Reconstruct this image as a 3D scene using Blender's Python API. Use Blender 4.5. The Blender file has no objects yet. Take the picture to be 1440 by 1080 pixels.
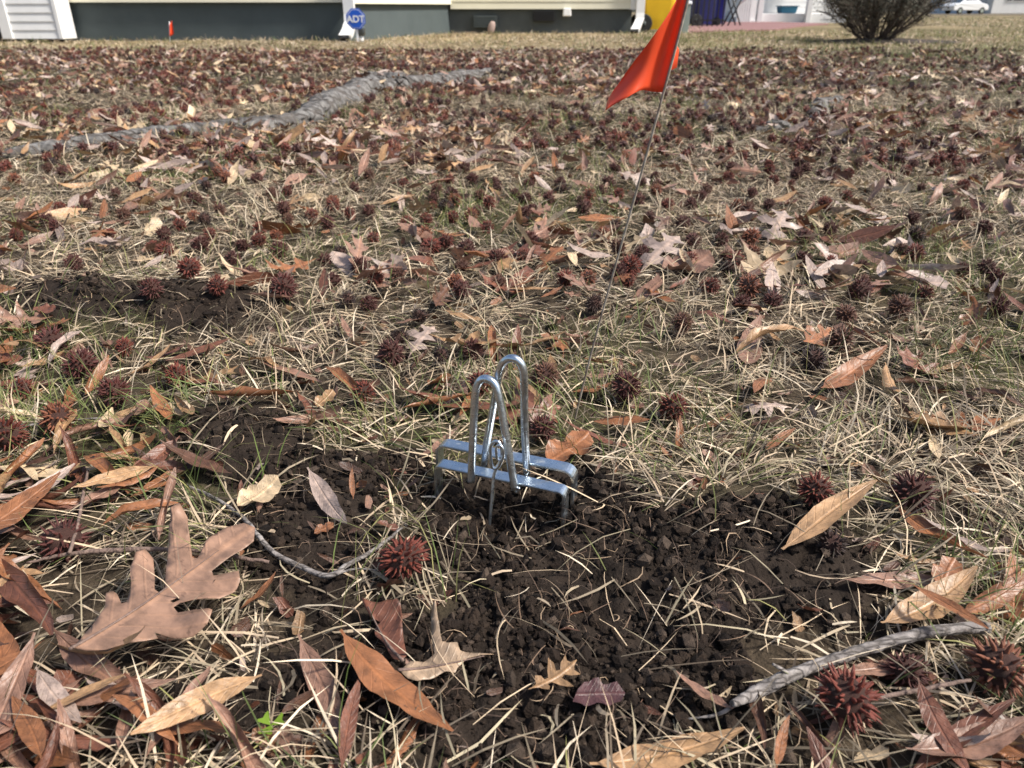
import bpy, bmesh, math, random
import numpy as np
from mathutils import Vector, Matrix
from mathutils.geometry import delaunay_2d_cdt

random.seed(7)
rng = np.random.default_rng(11)
scene = bpy.context.scene
COL = scene.collection

# ------------------------------------------------------------------ camera, sky, sun, exposure
F, CX, CY = 1060.0, 720.0, 540.0            # focal length and centre in photograph pixels
PITCH = math.radians(26.57)
CAMH = 0.38
cam_data = bpy.data.cameras.new('camera')
cam = bpy.data.objects.new('camera', cam_data)
COL.objects.link(cam)
cam.location = (0, 0, CAMH)
cam.rotation_euler = (math.radians(90) - PITCH, 0, 0)
cam_data.sensor_width = 36
cam_data.lens = 36 * F / 1440
cam_data.clip_start = 0.02
cam_data.clip_end = 1000
cam_data.dof.use_dof = True
cam_data.dof.focus_distance = 0.66
cam_data.dof.aperture_fstop = 14.0
scene.camera = cam

SUN_ELEV, SUN_AZ = math.radians(50), math.radians(104)   # azimuth from +Y towards +X
world = bpy.data.worlds.new('World')
scene.world = world
world.use_nodes = True
wn = world.node_tree
sky = wn.nodes.new('ShaderNodeTexSky')
sky.sky_type = 'NISHITA'
sky.sun_disc = False
sky.sun_elevation = SUN_ELEV
sky.sun_rotation = SUN_AZ
sky.dust_density = 3.0
sky.air_density = 1.0
sky.ozone_density = 1.0
wn.nodes['Background'].inputs['Strength'].default_value = 0.085
wn.links.new(sky.outputs[0], wn.nodes['Background'].inputs['Color'])

sun_data = bpy.data.lights.new('sun', 'SUN')
sun_data.energy = 3.2
sun_data.angle = math.radians(7)
sun_data.color = (1.0, 0.95, 0.87)
sun = bpy.data.objects.new('sun', sun_data)
COL.objects.link(sun)
sd = Vector((math.sin(SUN_AZ) * math.cos(SUN_ELEV), math.cos(SUN_AZ) * math.cos(SUN_ELEV), math.sin(SUN_ELEV)))
sun.rotation_euler = (-sd).to_track_quat('-Z', 'Y').to_euler()
sun.location = (3, 3, 8)
scene.view_settings.view_transform = 'Standard'
scene.view_settings.look = 'None'
scene.view_settings.exposure = 1.02
scene.view_settings.gamma = 1.0
scene.view_settings.use_curve_mapping = False

# ------------------------------------------------------------------ helpers
def ray(u, v):
    x, y = (u - CX) / F, -(v - CY) / F
    return np.array([x, y * math.sin(PITCH) + math.cos(PITCH), y * math.cos(PITCH) - math.sin(PITCH)])

def at_depth(u, v, Y):
    d = ray(u, v)
    return Vector((0, 0, CAMH)) + Vector(d) * (Y / d[1])

def project(x, y, z):
    x = np.asarray(x, float); y = np.asarray(y, float); z = np.asarray(z, float) - CAMH
    fw = y * math.cos(PITCH) - z * math.sin(PITCH)
    up = y * math.sin(PITCH) + z * math.cos(PITCH)
    fw = np.where(fw < 1e-3, 1e-3, fw)
    return CX + F * x / fw, CY - F * up / fw

def _hash(ix, iy, seed):
    h = (ix.astype(np.int64) * 374761393 + iy.astype(np.int64) * 668265263 + seed * 974634777) & 0x7fffffff
    h = ((h ^ (h >> 13)) * 1274126177) & 0x7fffffff
    return ((h ^ (h >> 16)) & 0xffff) / 65535.0

def vnoise(x, y, seed=0):
    ix, iy = np.floor(x), np.floor(y)
    fx, fy = x - ix, y - iy
    ang = lambda a, b: _hash(a, b, seed) * 2 * np.pi
    def g(dx, dy):
        a = ang(ix + dx, iy + dy)
        return np.cos(a) * (fx - dx) + np.sin(a) * (fy - dy)
    s = fx * fx * fx * (fx * (fx * 6 - 15) + 10); t = fy * fy * fy * (fy * (fy * 6 - 15) + 10)
    return ((g(0, 0) * (1 - s) + g(1, 0) * s) * (1 - t) + (g(0, 1) * (1 - s) + g(1, 1) * s) * t) * 1.4

def fbm(x, y, octv=3, seed=0):
    r = 0; a = 1.0; f = 1.0
    for i in range(octv):
        r = r + a * vnoise(x * f, y * f, seed + i * 17); a *= 0.5; f *= 2.03
    return r

SOIL = [(770, 800, 175, 110, 1.1), (1060, 815, 150, 95, 1.25), (620, 950, 270, 105, 1.0), (430, 760, 110, 70, 1.0),
        (900, 950, 170, 95, 1.0), (345, 640, 85, 50, 1.0), (105, 440, 105, 30, 0.95), (295, 450, 100, 25, 1.0),
        (480, 690, 90, 55, 0.9), (430, 950, 110, 70, 0.7), (330, 990, 90, 50, 0.6), (760, 1040, 260, 75, 0.95),
        (700, 700, 130, 45, 1.0), (860, 720, 90, 50, 0.9), (560, 660, 60, 30, 0.7)]

def soil_mask(x, y):
    u, v = project(x, y, np.zeros_like(np.asarray(x, float)))
    m = np.zeros_like(u)
    for (cu, cv, ru, rv, a) in SOIL:
        q = ((u - cu) / ru) ** 2 + ((v - cv) / rv) ** 2
        m = np.maximum(m, a * np.exp(-q * 0.85))
    m = m + 0.34 * fbm(np.asarray(x) * 12, np.asarray(y) * 12, 4, 5)
    m = np.where(np.asarray(y) > 1.6, 0, m)
    t = np.clip((m - 0.30) / 0.20, 0, 1)
    return t * t * (3 - 2 * t)

MOUNDS = [(1060, 800, 0.10, 0.07, 0.020), (860, 715, 0.05, 0.035, 0.016), (345, 625, 0.055, 0.04, 0.022), (110, 430, 0.12, 0.07, 0.024),
          (285, 440, 0.12, 0.06, 0.026), (640, 1000, 0.12, 0.07, 0.008), (745, 725, 0.042, 0.03, -0.022), (560, 760, 0.06, 0.04, 0.006),
          (430, 740, 0.06, 0.05, 0.010)]
_m = []
for (u, v, sx, sy, h) in MOUNDS:
    d = ray(u, v); k = -CAMH / d[2]
    _m.append((d[0] * k, d[1] * k, sx, sy, h))

def H(x, y, fine=True):
    x = np.asarray(x, float); y = np.asarray(y, float)
    far = np.clip((y - 0.8) / 2.0, 0, 1)
    z = (0.004 + 0.016 * far) * fbm(x * 1.3, y * 1.3, 2, 3) + 0.004 * fbm(x * 7, y * 7, 2, 9)
    z = z * np.clip(1 - (y - 9) / 6, 0, 1)
    for (cx, cy, sx, sy, h) in _m:
        z = z + h * np.exp(-0.5 * (((x - cx) / sx) ** 2 + ((y - cy) / sy) ** 2))
    if fine:
        near = (np.abs(y - 0.7) < 1.2) & (np.abs(x) < 1.2)
        if near.any():
            s = np.zeros_like(z); xn, yn = x[near], y[near]
            s[near] = soil_mask(xn, yn) * (0.0055 * fbm(xn * 45, yn * 45, 3, 21) + 0.004 * np.abs(fbm(xn * 22, yn * 22, 2, 33)))
            z = z + s
    z = z - 0.0048 * np.clip(y - 30, 0, 200)
    return z

def h1(x, y):
    return float(H(np.array([x]), np.array([y]))[0])

def ground(u, v, lift=0.0):
    d = ray(u, v); z = 0.0
    for _ in range(5):
        k = (z + lift - CAMH) / d[2]
        x, y = d[0] * k, d[1] * k
        z = h1(x, y)
    return Vector((x, y, z + lift))

def link(o):
    COL.objects.link(o); return o

def mesh_np(name, V, T, smooth=True, col=None, colname='Col', uv=None):
    """mesh from numpy triangles"""
    me = bpy.data.meshes.new(name)
    V = np.asarray(V, np.float32); T = np.asarray(T, np.int32)
    me.vertices.add(len(V)); me.vertices.foreach_set('co', V.ravel())
    me.loops.add(T.size); me.loops.foreach_set('vertex_index', T.ravel())
    me.polygons.add(len(T)); me.polygons.foreach_set('loop_start', np.arange(0, T.size, T.shape[1], dtype=np.int32))
    me.polygons.foreach_set('use_smooth', np.full(len(T), smooth))
    me.update(calc_edges=True)
    if col is not None:
        a = me.color_attributes.new(colname, 'FLOAT_COLOR', 'POINT')
        c = np.ones((len(V), 4), np.float32); c[:, :3] = col
        a.data.foreach_set('color', c.ravel())
    if uv is not None:
        l = me.uv_layers.new(name='UVMap')
        l.data.foreach_set('uv', np.asarray(uv, np.float32)[T.ravel()].ravel())
    me.validate()
    return me

def obj(name, me, mat=None, parent=None, kind=None, label=None, cat=None, group=None):
    o = link(bpy.data.objects.new(name, me))
    if mat is not None and me is not None and not me.materials:
        me.materials.append(mat)
    if parent is not None: o.parent = parent
    tag(o, label, cat, group, kind)
    return o

def tag(o, label=None, cat=None, group=None, kind=None):
    if label: o['label'] = label
    if cat: o['category'] = cat
    if group: o['group'] = group
    if kind: o['kind'] = kind
    return o

def empty(name, loc, label, cat, group=None, rz=0.0):
    o = link(bpy.data.objects.new(name, None))
    o.location = loc; o.rotation_euler = (0, 0, rz); o.empty_display_size = 0.05
    return tag(o, label, cat, group)

def bm_mesh(name, bm, smooth=False):
    me = bpy.data.meshes.new(name); bmesh.ops.recalc_face_normals(bm, faces=bm.faces)
    bm.to_mesh(me); bm.free()
    if smooth: me.shade_smooth()
    return me

def box_bm(bm, x0, x1, y0, y1, z0, z1, bev=0.0, taper=None):
    tmp = bmesh.new()
    vs = []
    for z in (z0, z1):
        k = 0 if z == z0 else (taper or 0)
        for (x, y) in ((x0 + k, y0 + k), (x1 - k, y0 + k), (x1 - k, y1 - k), (x0 + k, y1 - k)):
            vs.append(tmp.verts.new((x, y, z)))
    for f in ((3, 2, 1, 0), (4, 5, 6, 7), (0, 1, 5, 4), (1, 2, 6, 5), (2, 3, 7, 6), (3, 0, 4, 7)):
        tmp.faces.new([vs[i] for i in f])
    if bev:
        bmesh.ops.bevel(tmp, geom=tmp.edges[:], offset=bev, segments=2, affect='EDGES', profile=0.5)
    m = bpy.data.meshes.new('tmp'); tmp.to_mesh(m); tmp.free(); bm.from_mesh(m); bpy.data.meshes.remove(m)

def box_me(name, x0, x1, y0, y1, z0, z1, bev=0.0, taper=None):
    bm = bmesh.new(); box_bm(bm, x0, x1, y0, y1, z0, z1, bev, taper); return bm_mesh(name, bm)

def smooth_path(pts, n=6, closed=False):
    P = [Vector(p) for p in pts]; out = []
    m = len(P)
    rngk = range(m if closed else m - 1)
    for i in rngk:
        a = P[(i - 1) % m] if (closed or i > 0) else P[0] * 2 - P[1]
        b, c = P[i], P[(i + 1) % m]
        d = P[(i + 2) % m] if (closed or i + 2 < m) else P[-1] * 2 - P[-2]
        for k in range(n):
            t = k / n
            out.append(0.5 * ((2 * b) + (c - a) * t + (2 * a - 5 * b + 4 * c - d) * t * t + (3 * b - a - 3 * c + d) * t ** 3))
    if not closed: out.append(P[-1])
    return out

def tube_np(path, radii, sides=10, closed=False, rough=0.0, seed=0, cap=True, squash=None):
    """tube verts / quads-as-tris around a path with a parallel-transport frame"""
    P = [Vector(p) for p in path]; n = len(P)
    if np.isscalar(radii): radii = [radii] * n
    V = []; T = []
    prev = None
    rr = random.Random(seed)
    for i in range(n):
        t = (P[(i + 1) % n] - P[i - 1]) if closed else (P[min(i + 1, n - 1)] - P[max(i - 1, 0)])
        t.normalize()
        if prev is None:
            a = Vector((0, 0, 1)) if abs(t.z) < 0.9 else Vector((1, 0, 0))
            u = (a - t * a.dot(t)).normalized()
        else:
            u = (prev - t * prev.dot(t)).normalized()
        prev = u; w = t.cross(u)
        for k in range(sides):
            an = 2 * math.pi * k / sides
            r = radii[i] * (1 + rough * (rr.random() - 0.5) * 2)
            V.append(P[i] + (u * math.cos(an) + w * math.sin(an)) * r)
    m = n if closed else n - 1
    for i in range(m):
        for k in range(sides):
            a = i * sides + k; b = i * sides + (k + 1) % sides
            c = ((i + 1) % n) * sides + (k + 1) % sides; d = ((i + 1) % n) * sides + k
            T += [(a, b, c), (a, c, d)]
    if cap and not closed:
        for i, rev in ((0, True), (n - 1, False)):
            V.append(P[i]); ci = len(V) - 1
            for k in range(sides):
                a = i * sides + k; b = i * sides + (k + 1) % sides
                T.append((ci, b, a) if rev else (ci, a, b))
    return [tuple(v) for v in V], T

def tube(name, path, radii, mat, parent=None, sides=10, closed=False, rough=0.0, seed=0, **kw):
    V, T = tube_np(path, radii, sides, closed, rough, seed)
    off = Vector((0, 0, 0))
    if parent is not None: off = Vector(parent.location)
    V = np.array(V) - np.array(off)
    return obj(name, mesh_np(name, V, T), mat, parent, **kw)

# ------------------------------------------------------------------ materials
MATS = {}
def mat(name, base, rough=0.7, metal=0.0, noise=None, noise_scale=20, bump=0.0, bump_scale=80, spec=0.5, source=None, translucent=0.0, dark=0.55, coord='Object'):
    m = bpy.data.materials.new(name); m.use_nodes = True
    nt = m.node_tree; N = nt.nodes; L = nt.links
    b = N['Principled BSDF']
    b.inputs['Roughness'].default_value = rough
    b.inputs['Metallic'].default_value = metal
    b.inputs['Specular IOR Level'].default_value = spec
    tc = N.new('ShaderNodeTexCoord')
    col = None
    if source == 'object':
        oi = N.new('ShaderNodeObjectInfo'); col = oi.outputs['Color']
    elif source:
        at = N.new('ShaderNodeAttribute'); at.attribute_name = source; col = at.outputs['Color']
    if noise is not None or col is not None:
        nz = N.new('ShaderNodeTexNoise'); nz.inputs['Scale'].default_value = noise_scale
        nz.inputs['Detail'].default_value = 6; nz.inputs['Roughness'].default_value = 0.65
        L.new(tc.outputs[coord], nz.inputs['Vector'])
        rmp = N.new('ShaderNodeValToRGB')
        rmp.color_ramp.elements[0].position = 0.33; rmp.color_ramp.elements[1].position = 0.68
        L.new(nz.outputs['Fac'], rmp.inputs['Fac'])
        if col is None:
            rmp.color_ramp.elements[0].color = (*noise, 1); rmp.color_ramp.elements[1].color = (*base, 1)
            col = rmp.outputs['Color']
        else:
            rmp.color_ramp.elements[0].color = (dark, dark, dark, 1); rmp.color_ramp.elements[1].color = (1.15, 1.12, 1.08, 1)
            mx = N.new('ShaderNodeMix'); mx.data_type = 'RGBA'; mx.blend_type = 'MULTIPLY'
            mx.inputs['Factor'].default_value = 1.0
            L.new(col, mx.inputs[6]); L.new(rmp.outputs['Color'], mx.inputs[7])
            col = mx.outputs[2]
    if col is not None: L.new(col, b.inputs['Base Color'])
    else: b.inputs['Base Color'].default_value = (*base, 1)
    if bump:
        bn = N.new('ShaderNodeTexNoise'); bn.inputs['Scale'].default_value = bump_scale; bn.inputs['Detail'].default_value = 5
        L.new(tc.outputs[coord], bn.inputs['Vector'])
        bp = N.new('ShaderNodeBump'); bp.inputs['Strength'].default_value = bump; bp.inputs['Distance'].default_value = 0.002
        L.new(bn.outputs['Fac'], bp.inputs['Height']); L.new(bp.outputs['Normal'], b.inputs['Normal'])
    if translucent:
        tr = N.new('ShaderNodeBsdfTranslucent'); ms = N.new('ShaderNodeMixShader'); ms.inputs[0].default_value = translucent
        if col is not None: L.new(col, tr.inputs['Color'])
        else: tr.inputs['Color'].default_value = (*base, 1)
        out = N['Material Output']
        L.new(b.outputs[0], ms.inputs[1]); L.new(tr.outputs[0], ms.inputs[2]); L.new(ms.outputs[0], out.inputs['Surface'])
    MATS[name] = m
    return m

def leaf_mat(name, source):
    m = mat(name, (0.3, 0.15, 0.07), rough=0.43, source=source, noise_scale=9, bump=0.0, spec=0.5, translucent=0.12, dark=0.5, coord='UV')
    nt = m.node_tree; N = nt.nodes; L = nt.links
    b = N['Principled BSDF']
    tc = next(n for n in N if n.type == 'TEX_COORD')
    sep = N.new('ShaderNodeSeparateXYZ'); L.new(tc.outputs['UV'], sep.inputs[0])
    mp = N.new('ShaderNodeMapping'); mp.inputs['Scale'].default_value = (1.0, 0.13, 1.0); L.new(tc.outputs['UV'], mp.inputs['Vector'])
    oi2 = N.new('ShaderNodeObjectInfo'); cmb = N.new('ShaderNodeCombineXYZ'); L.new(oi2.outputs['Random'], cmb.inputs[2])
    sc9 = N.new('ShaderNodeVectorMath'); sc9.operation = 'SCALE'; sc9.inputs[3].default_value = 20; L.new(cmb.outputs[0], sc9.inputs[0]); L.new(sc9.outputs[0], mp.inputs['Location'])
    for n_ in list(N):
        if n_.type == 'TEX_NOISE': L.new(mp.outputs[0], n_.inputs['Vector'])
    ab = N.new('ShaderNodeMath'); ab.operation = 'ABSOLUTE'; L.new(sep.outputs['Y'], ab.inputs[0])
    mr = N.new('ShaderNodeMapRange'); mr.inputs['From Min'].default_value = 0.04; mr.inputs['From Max'].default_value = 0.16
    mr.inputs['To Min'].default_value = 1.0; mr.inputs['To Max'].default_value = 0.0; L.new(ab.outputs[0], mr.inputs['Value'])
    # side veins: waves along t - 0.35|s|
    ms = N.new('ShaderNodeMath'); ms.operation = 'MULTIPLY_ADD'; ms.inputs[1].default_value = -0.16
    L.new(ab.outputs[0], ms.inputs[0]); L.new(sep.outputs['X'], ms.inputs[2])
    nzv = N.new('ShaderNodeTexNoise'); nzv.inputs['Scale'].default_value = 6; L.new(mp.outputs[0], nzv.inputs['Vector'])
    mz = N.new('ShaderNodeMath'); mz.operation = 'MULTIPLY_ADD'; mz.inputs[1].default_value = 0.05; L.new(nzv.outputs['Fac'], mz.inputs[0]); L.new(ms.outputs[0], mz.inputs[2])
    sn = N.new('ShaderNodeMath'); sn.operation = 'MULTIPLY'; sn.inputs[1].default_value = 62; L.new(mz.outputs[0], sn.inputs[0])
    si = N.new('ShaderNodeMath'); si.operation = 'SINE'; L.new(sn.outputs[0], si.inputs[0])
    pw = N.new('ShaderNodeMapRange'); pw.inputs['From Min'].default_value = 0.8; pw.inputs['From Max'].default_value = 1.0
    pw.inputs['To Max'].default_value = 0.4; L.new(si.outputs[0], pw.inputs['Value'])
    mxv = N.new('ShaderNodeMath'); mxv.operation = 'MAXIMUM'; L.new(mr.outputs[0], mxv.inputs[0]); L.new(pw.outputs[0], mxv.inputs[1])
    old = b.inputs['Base Color'].links[0].from_socket
    mx = N.new('ShaderNodeMix'); mx.data_type = 'RGBA'; mx.blend_type = 'MIX'
    fs = N.new('ShaderNodeMath'); fs.operation = 'MULTIPLY'; fs.inputs[1].default_value = 0.45; L.new(mxv.outputs[0], fs.inputs[0])
    L.new(fs.outputs[0], mx.inputs[0]); L.new(old, mx.inputs[6])
    lite = N.new('ShaderNodeMix'); lite.data_type = 'RGBA'; lite.blend_type = 'MULTIPLY'; lite.inputs[0].default_value = 1
    L.new(old, lite.inputs[6]); lite.inputs[7].default_value = (1.55, 1.45, 1.3, 1); L.new(lite.outputs[2], mx.inputs[7])
    # dark specks
    sp = N.new('ShaderNodeTexNoise'); sp.inputs['Scale'].default_value = 22; sp.inputs['Detail'].default_value = 4; L.new(mp.outputs[0], sp.inputs['Vector'])
    sr = N.new('ShaderNodeMapRange'); sr.inputs['From Min'].default_value = 0.63; sr.inputs['From Max'].default_value = 0.72; sr.inputs['To Max'].default_value = 0.6
    L.new(sp.outputs['Fac'], sr.inputs['Value'])
    dk = N.new('ShaderNodeMix'); dk.data_type = 'RGBA'; L.new(sr.outputs[0], dk.inputs[0]); L.new(mx.outputs[2], dk.inputs[6]); dk.inputs[7].default_value = (0.045, 0.026, 0.018, 1)
    L.new(dk.outputs[2], b.inputs['Base Color'])
    for n in N:
        if n.type == 'BSDF_TRANSLUCENT': L.new(dk.outputs[2], n.inputs['Color'])
    bp = N.new('ShaderNodeBump'); bp.inputs['Strength'].default_value = 0.5; bp.inputs['Distance'].default_value = 0.0012
    ad = N.new('ShaderNodeMath'); ad.operation = 'MULTIPLY_ADD'; ad.inputs[1].default_value = 0.8; L.new(sp.outputs['Fac'], ad.inputs[0]); L.new(mxv.outputs[0], ad.inputs[2])
    L.new(ad.outputs[0], bp.inputs['Height']); L.new(bp.outputs['Normal'], b.inputs['Normal'])
    return m

M_LEAF = leaf_mat('dry_leaf', 'object')
M_LEAFS = leaf_mat('dry_leaf_litter', 'Col')
M_BALL = mat('seed_ball_spikes', (0.2, 0.05, 0.03), rough=0.55, source='object', noise_scale=60, bump=0.4, bump_scale=400, dark=0.55)
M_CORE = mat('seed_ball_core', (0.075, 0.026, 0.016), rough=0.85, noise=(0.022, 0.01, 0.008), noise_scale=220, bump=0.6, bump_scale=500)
M_BALLS = mat('seed_ball_litter', (0.2, 0.05, 0.03), rough=0.65, source='Col', noise_scale=60, dark=0.6)
M_GRASS = mat('grass_blades', (0.5, 0.4, 0.2), rough=0.6, source='Col', noise_scale=30, translucent=0.15, dark=0.72, spec=0.3)
M_ROOTLET = mat('rootlets', (0.2, 0.13, 0.08), rough=0.8, source='Col', noise_scale=60, dark=0.7)
M_CRUMB = mat('soil_crumbs', (0.03, 0.02, 0.015), rough=0.95, source='Col', noise_scale=300, bump=0.8, bump_scale=900, dark=0.6, spec=0.2)
M_ZINC = mat('zinc_plated_steel', (0.72, 0.78, 0.83), rough=0.28, metal=1.0, noise=(0.55, 0.61, 0.66), noise_scale=90, bump=0.15, bump_scale=300)
def dirty(m, amount=0.5):
    """dried soil specks on metal"""
    nt = m.node_tree; N = nt.nodes; L = nt.links; b = N['Principled BSDF']
    tc = N.new('ShaderNodeTexCoord'); nz = N.new('ShaderNodeTexNoise'); nz.inputs['Scale'].default_value = 140; nz.inputs['Detail'].default_value = 8; nz.inputs['Roughness'].default_value = 0.75
    L.new(tc.outputs['Object'], nz.inputs['Vector'])
    mr = N.new('ShaderNodeMapRange'); mr.inputs['From Min'].default_value = 0.56; mr.inputs['From Max'].default_value = 0.66; mr.inputs['To Max'].default_value = amount
    L.new(nz.outputs['Fac'], mr.inputs['Value'])
    old = b.inputs['Base Color'].links[0].from_socket
    mx = N.new('ShaderNodeMix'); mx.data_type = 'RGBA'; L.new(mr.outputs[0], mx.inputs[0]); L.new(old, mx.inputs[6]); mx.inputs[7].default_value = (0.06, 0.045, 0.035, 1)
    L.new(mx.outputs[2], b.inputs['Base Color'])
    iv = N.new('ShaderNodeMath'); iv.operation = 'SUBTRACT'; iv.inputs[0].default_value = 1.0; L.new(mr.outputs[0], iv.inputs[1]); L.new(iv.outputs[0], b.inputs['Metallic'])
    ro = N.new('ShaderNodeMapRange'); ro.inputs['To Min'].default_value = 0.14; ro.inputs['To Max'].default_value = 0.45; L.new(nz.outputs['Fac'], ro.inputs['Value']); L.new(ro.outputs[0], b.inputs['Roughness'])
dirty(M_ZINC, 0.32)
M_WIRE = mat('flag_wire', (0.46, 0.41, 0.34), rough=0.5, metal=0.2, noise=(0.16, 0.12, 0.09), noise_scale=80)
M_FLAG = mat('flag_vinyl', (0.92, 0.135, 0.05), rough=0.38, translucent=0.45, spec=0.4)
M_BARK = mat('twig_bark', (0.34, 0.31, 0.29), rough=0.85, noise=(0.10, 0.085, 0.08), noise_scale=90, bump=0.5, bump_scale=350)
M_BROWNTWIG = mat('brown_twig_bark', (0.22, 0.15, 0.12), rough=0.85, noise=(0.09, 0.06, 0.05), noise_scale=120, bump=0.9, bump_scale=350)
M_ROOT = mat('root_bark', (0.23, 0.22, 0.21), rough=0.95, noise=(0.028, 0.025, 0.023), noise_scale=34, bump=1.0, bump_scale=70)
def bark_cracks(m, scale, dist, stretch=(1, 1, 1)):
    nt = m.node_tree; N = nt.nodes; L = nt.links; b = N['Principled BSDF']
    tc = N.new('ShaderNodeTexCoord'); mp = N.new('ShaderNodeMapping'); mp.inputs['Scale'].default_value = stretch; L.new(tc.outputs['Object'], mp.inputs['Vector'])
    nd = N.new('ShaderNodeTexNoise'); nd.inputs['Scale'].default_value = scale * 0.6; nd.inputs['Detail'].default_value = 4; L.new(mp.outputs[0], nd.inputs['Vector'])
    vm = N.new('ShaderNodeVectorMath'); vm.operation = 'MULTIPLY_ADD'; vm.inputs[1].default_value = (1.2 / scale,) * 3; L.new(nd.outputs['Color'], vm.inputs[0]); L.new(mp.outputs[0], vm.inputs[2])
    vo = N.new('ShaderNodeTexVoronoi'); vo.feature = 'DISTANCE_TO_EDGE'; vo.inputs['Scale'].default_value = scale; L.new(vm.outputs[0], vo.inputs['Vector'])
    mr = N.new('ShaderNodeMapRange'); mr.inputs['From Max'].default_value = 0.16; L.new(vo.outputs['Distance'], mr.inputs['Value'])
    old = b.inputs['Base Color'].links[0].from_socket
    mx = N.new('ShaderNodeMix'); mx.data_type = 'RGBA'; L.new(mr.outputs[0], mx.inputs[0]); mx.inputs[6].default_value = (0.075, 0.064, 0.057, 1); L.new(old, mx.inputs[7])
    L.new(mx.outputs[2], b.inputs['Base Color'])
    bp = N.new('ShaderNodeBump'); bp.inputs['Strength'].default_value = 0.9; bp.inputs['Distance'].default_value = dist
    L.new(mr.outputs[0], bp.inputs['Height'])
    if b.inputs['Normal'].links: L.new(b.inputs['Normal'].links[0].from_socket, bp.inputs['Normal'])
    L.new(bp.outputs['Normal'], b.inputs['Normal'])
bark_cracks(M_ROOT, 22, 0.007, (0.4, 1, 1))
bark_cracks(M_BARK, 170, 0.0008, (0.35, 1, 1))
M_WOODEND = mat('cut_wood', (0.55, 0.4, 0.2), rough=0.8, noise=(0.3, 0.2, 0.1), noise_scale=200)
M_CREAM = mat('cream_siding', (0.74, 0.71, 0.56), rough=0.55, noise=(0.68, 0.65, 0.51), noise_scale=3)
M_WHITE = mat('white_vinyl', (0.80, 0.80, 0.79), rough=0.5, noise=(0.72, 0.72, 0.71), noise_scale=4)
M_SLATE = mat('slate_painted_concrete', (0.070, 0.090, 0.093), rough=0.75, noise=(0.054, 0.071, 0.074), noise_scale=2.5, bump=0.3, bump_scale=60)
M_BLOCK = mat('grey_painted_block', (0.085, 0.098, 0.098), rough=0.8, noise=(0.06, 0.07, 0.07), noise_scale=3, bump=0.3, bump_scale=60)
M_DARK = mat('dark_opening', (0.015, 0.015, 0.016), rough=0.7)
M_ROOF = mat('roof_shingle', (0.09, 0.085, 0.08), rough=0.9, noise=(0.05, 0.05, 0.05), noise_scale=8, bump=0.5, bump_scale=20)
M_SIGNBLUE = mat('sign_blue', (0.012, 0.09, 0.50), rough=0.4)
M_SIGNWHITE = mat('sign_white', (0.75, 0.77, 0.80), rough=0.45)
M_YELLOW = mat('yellow_plastic', (0.80, 0.50, 0.015), rough=0.45, noise=(0.70, 0.42, 0.012), noise_scale=3)
M_BLUE = mat('blue_plastic', (0.012, 0.02, 0.36), rough=0.45, noise=(0.01, 0.015, 0.26), noise_scale=3)
M_NAVY = mat('navy_plastic', (0.008, 0.012, 0.12), rough=0.45, noise=(0.006, 0.009, 0.07), noise_scale=3)
M_BLACK = mat('black_metal', (0.012, 0.012, 0.013), rough=0.45)
M_RUBBER = mat('black_rubber', (0.018, 0.018, 0.018), rough=0.8)
M_POST = mat('grey_green_paint', (0.30, 0.34, 0.30), rough=0.6, noise=(0.24, 0.28, 0.25), noise_scale=6)
M_PATH = mat('red_brick_paving', (0.25, 0.135, 0.13), rough=0.85, noise=(0.18, 0.09, 0.085), noise_scale=9, bump=0.5, bump_scale=30)
M_TEAL = mat('teal_plastic', (0.02, 0.14, 0.22), rough=0.5)
M_PALEHOUSE = mat('pale_grey_siding', (0.55, 0.60, 0.66), rough=0.6, noise=(0.50, 0.55, 0.61), noise_scale=2)
M_GLASS = mat('window_glass', (0.05, 0.07, 0.09), rough=0.08, spec=0.8)
M_CARPAINT = mat('white_car_paint', (0.78, 0.79, 0.80), rough=0.25)
M_ROAD = mat('asphalt', (0.10, 0.085, 0.078), rough=0.9, noise=(0.07, 0.06, 0.055), noise_scale=2)
M_STEM = mat('shrub_stem', (0.17, 0.13, 0.105), rough=0.9, noise=(0.09, 0.07, 0.055), noise_scale=30)
M_FOLIAGE = mat('shrub_foliage', (0.07, 0.07, 0.045), rough=0.7, source='Col', noise_scale=10, translucent=0.2)
M_MULCH = mat('mulch', (0.06, 0.04, 0.03), rough=0.95, noise=(0.02, 0.014, 0.01), noise_scale=40, bump=1, bump_scale=80)
M_STONE = mat('pink_stone', (0.42, 0.31, 0.27), rough=0.9, noise=(0.30, 0.22, 0.2), noise_scale=25, bump=0.6, bump_scale=60)
M_CLOVER = mat('clover_green', (0.16, 0.26, 0.02), rough=0.5, translucent=0.3)

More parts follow.
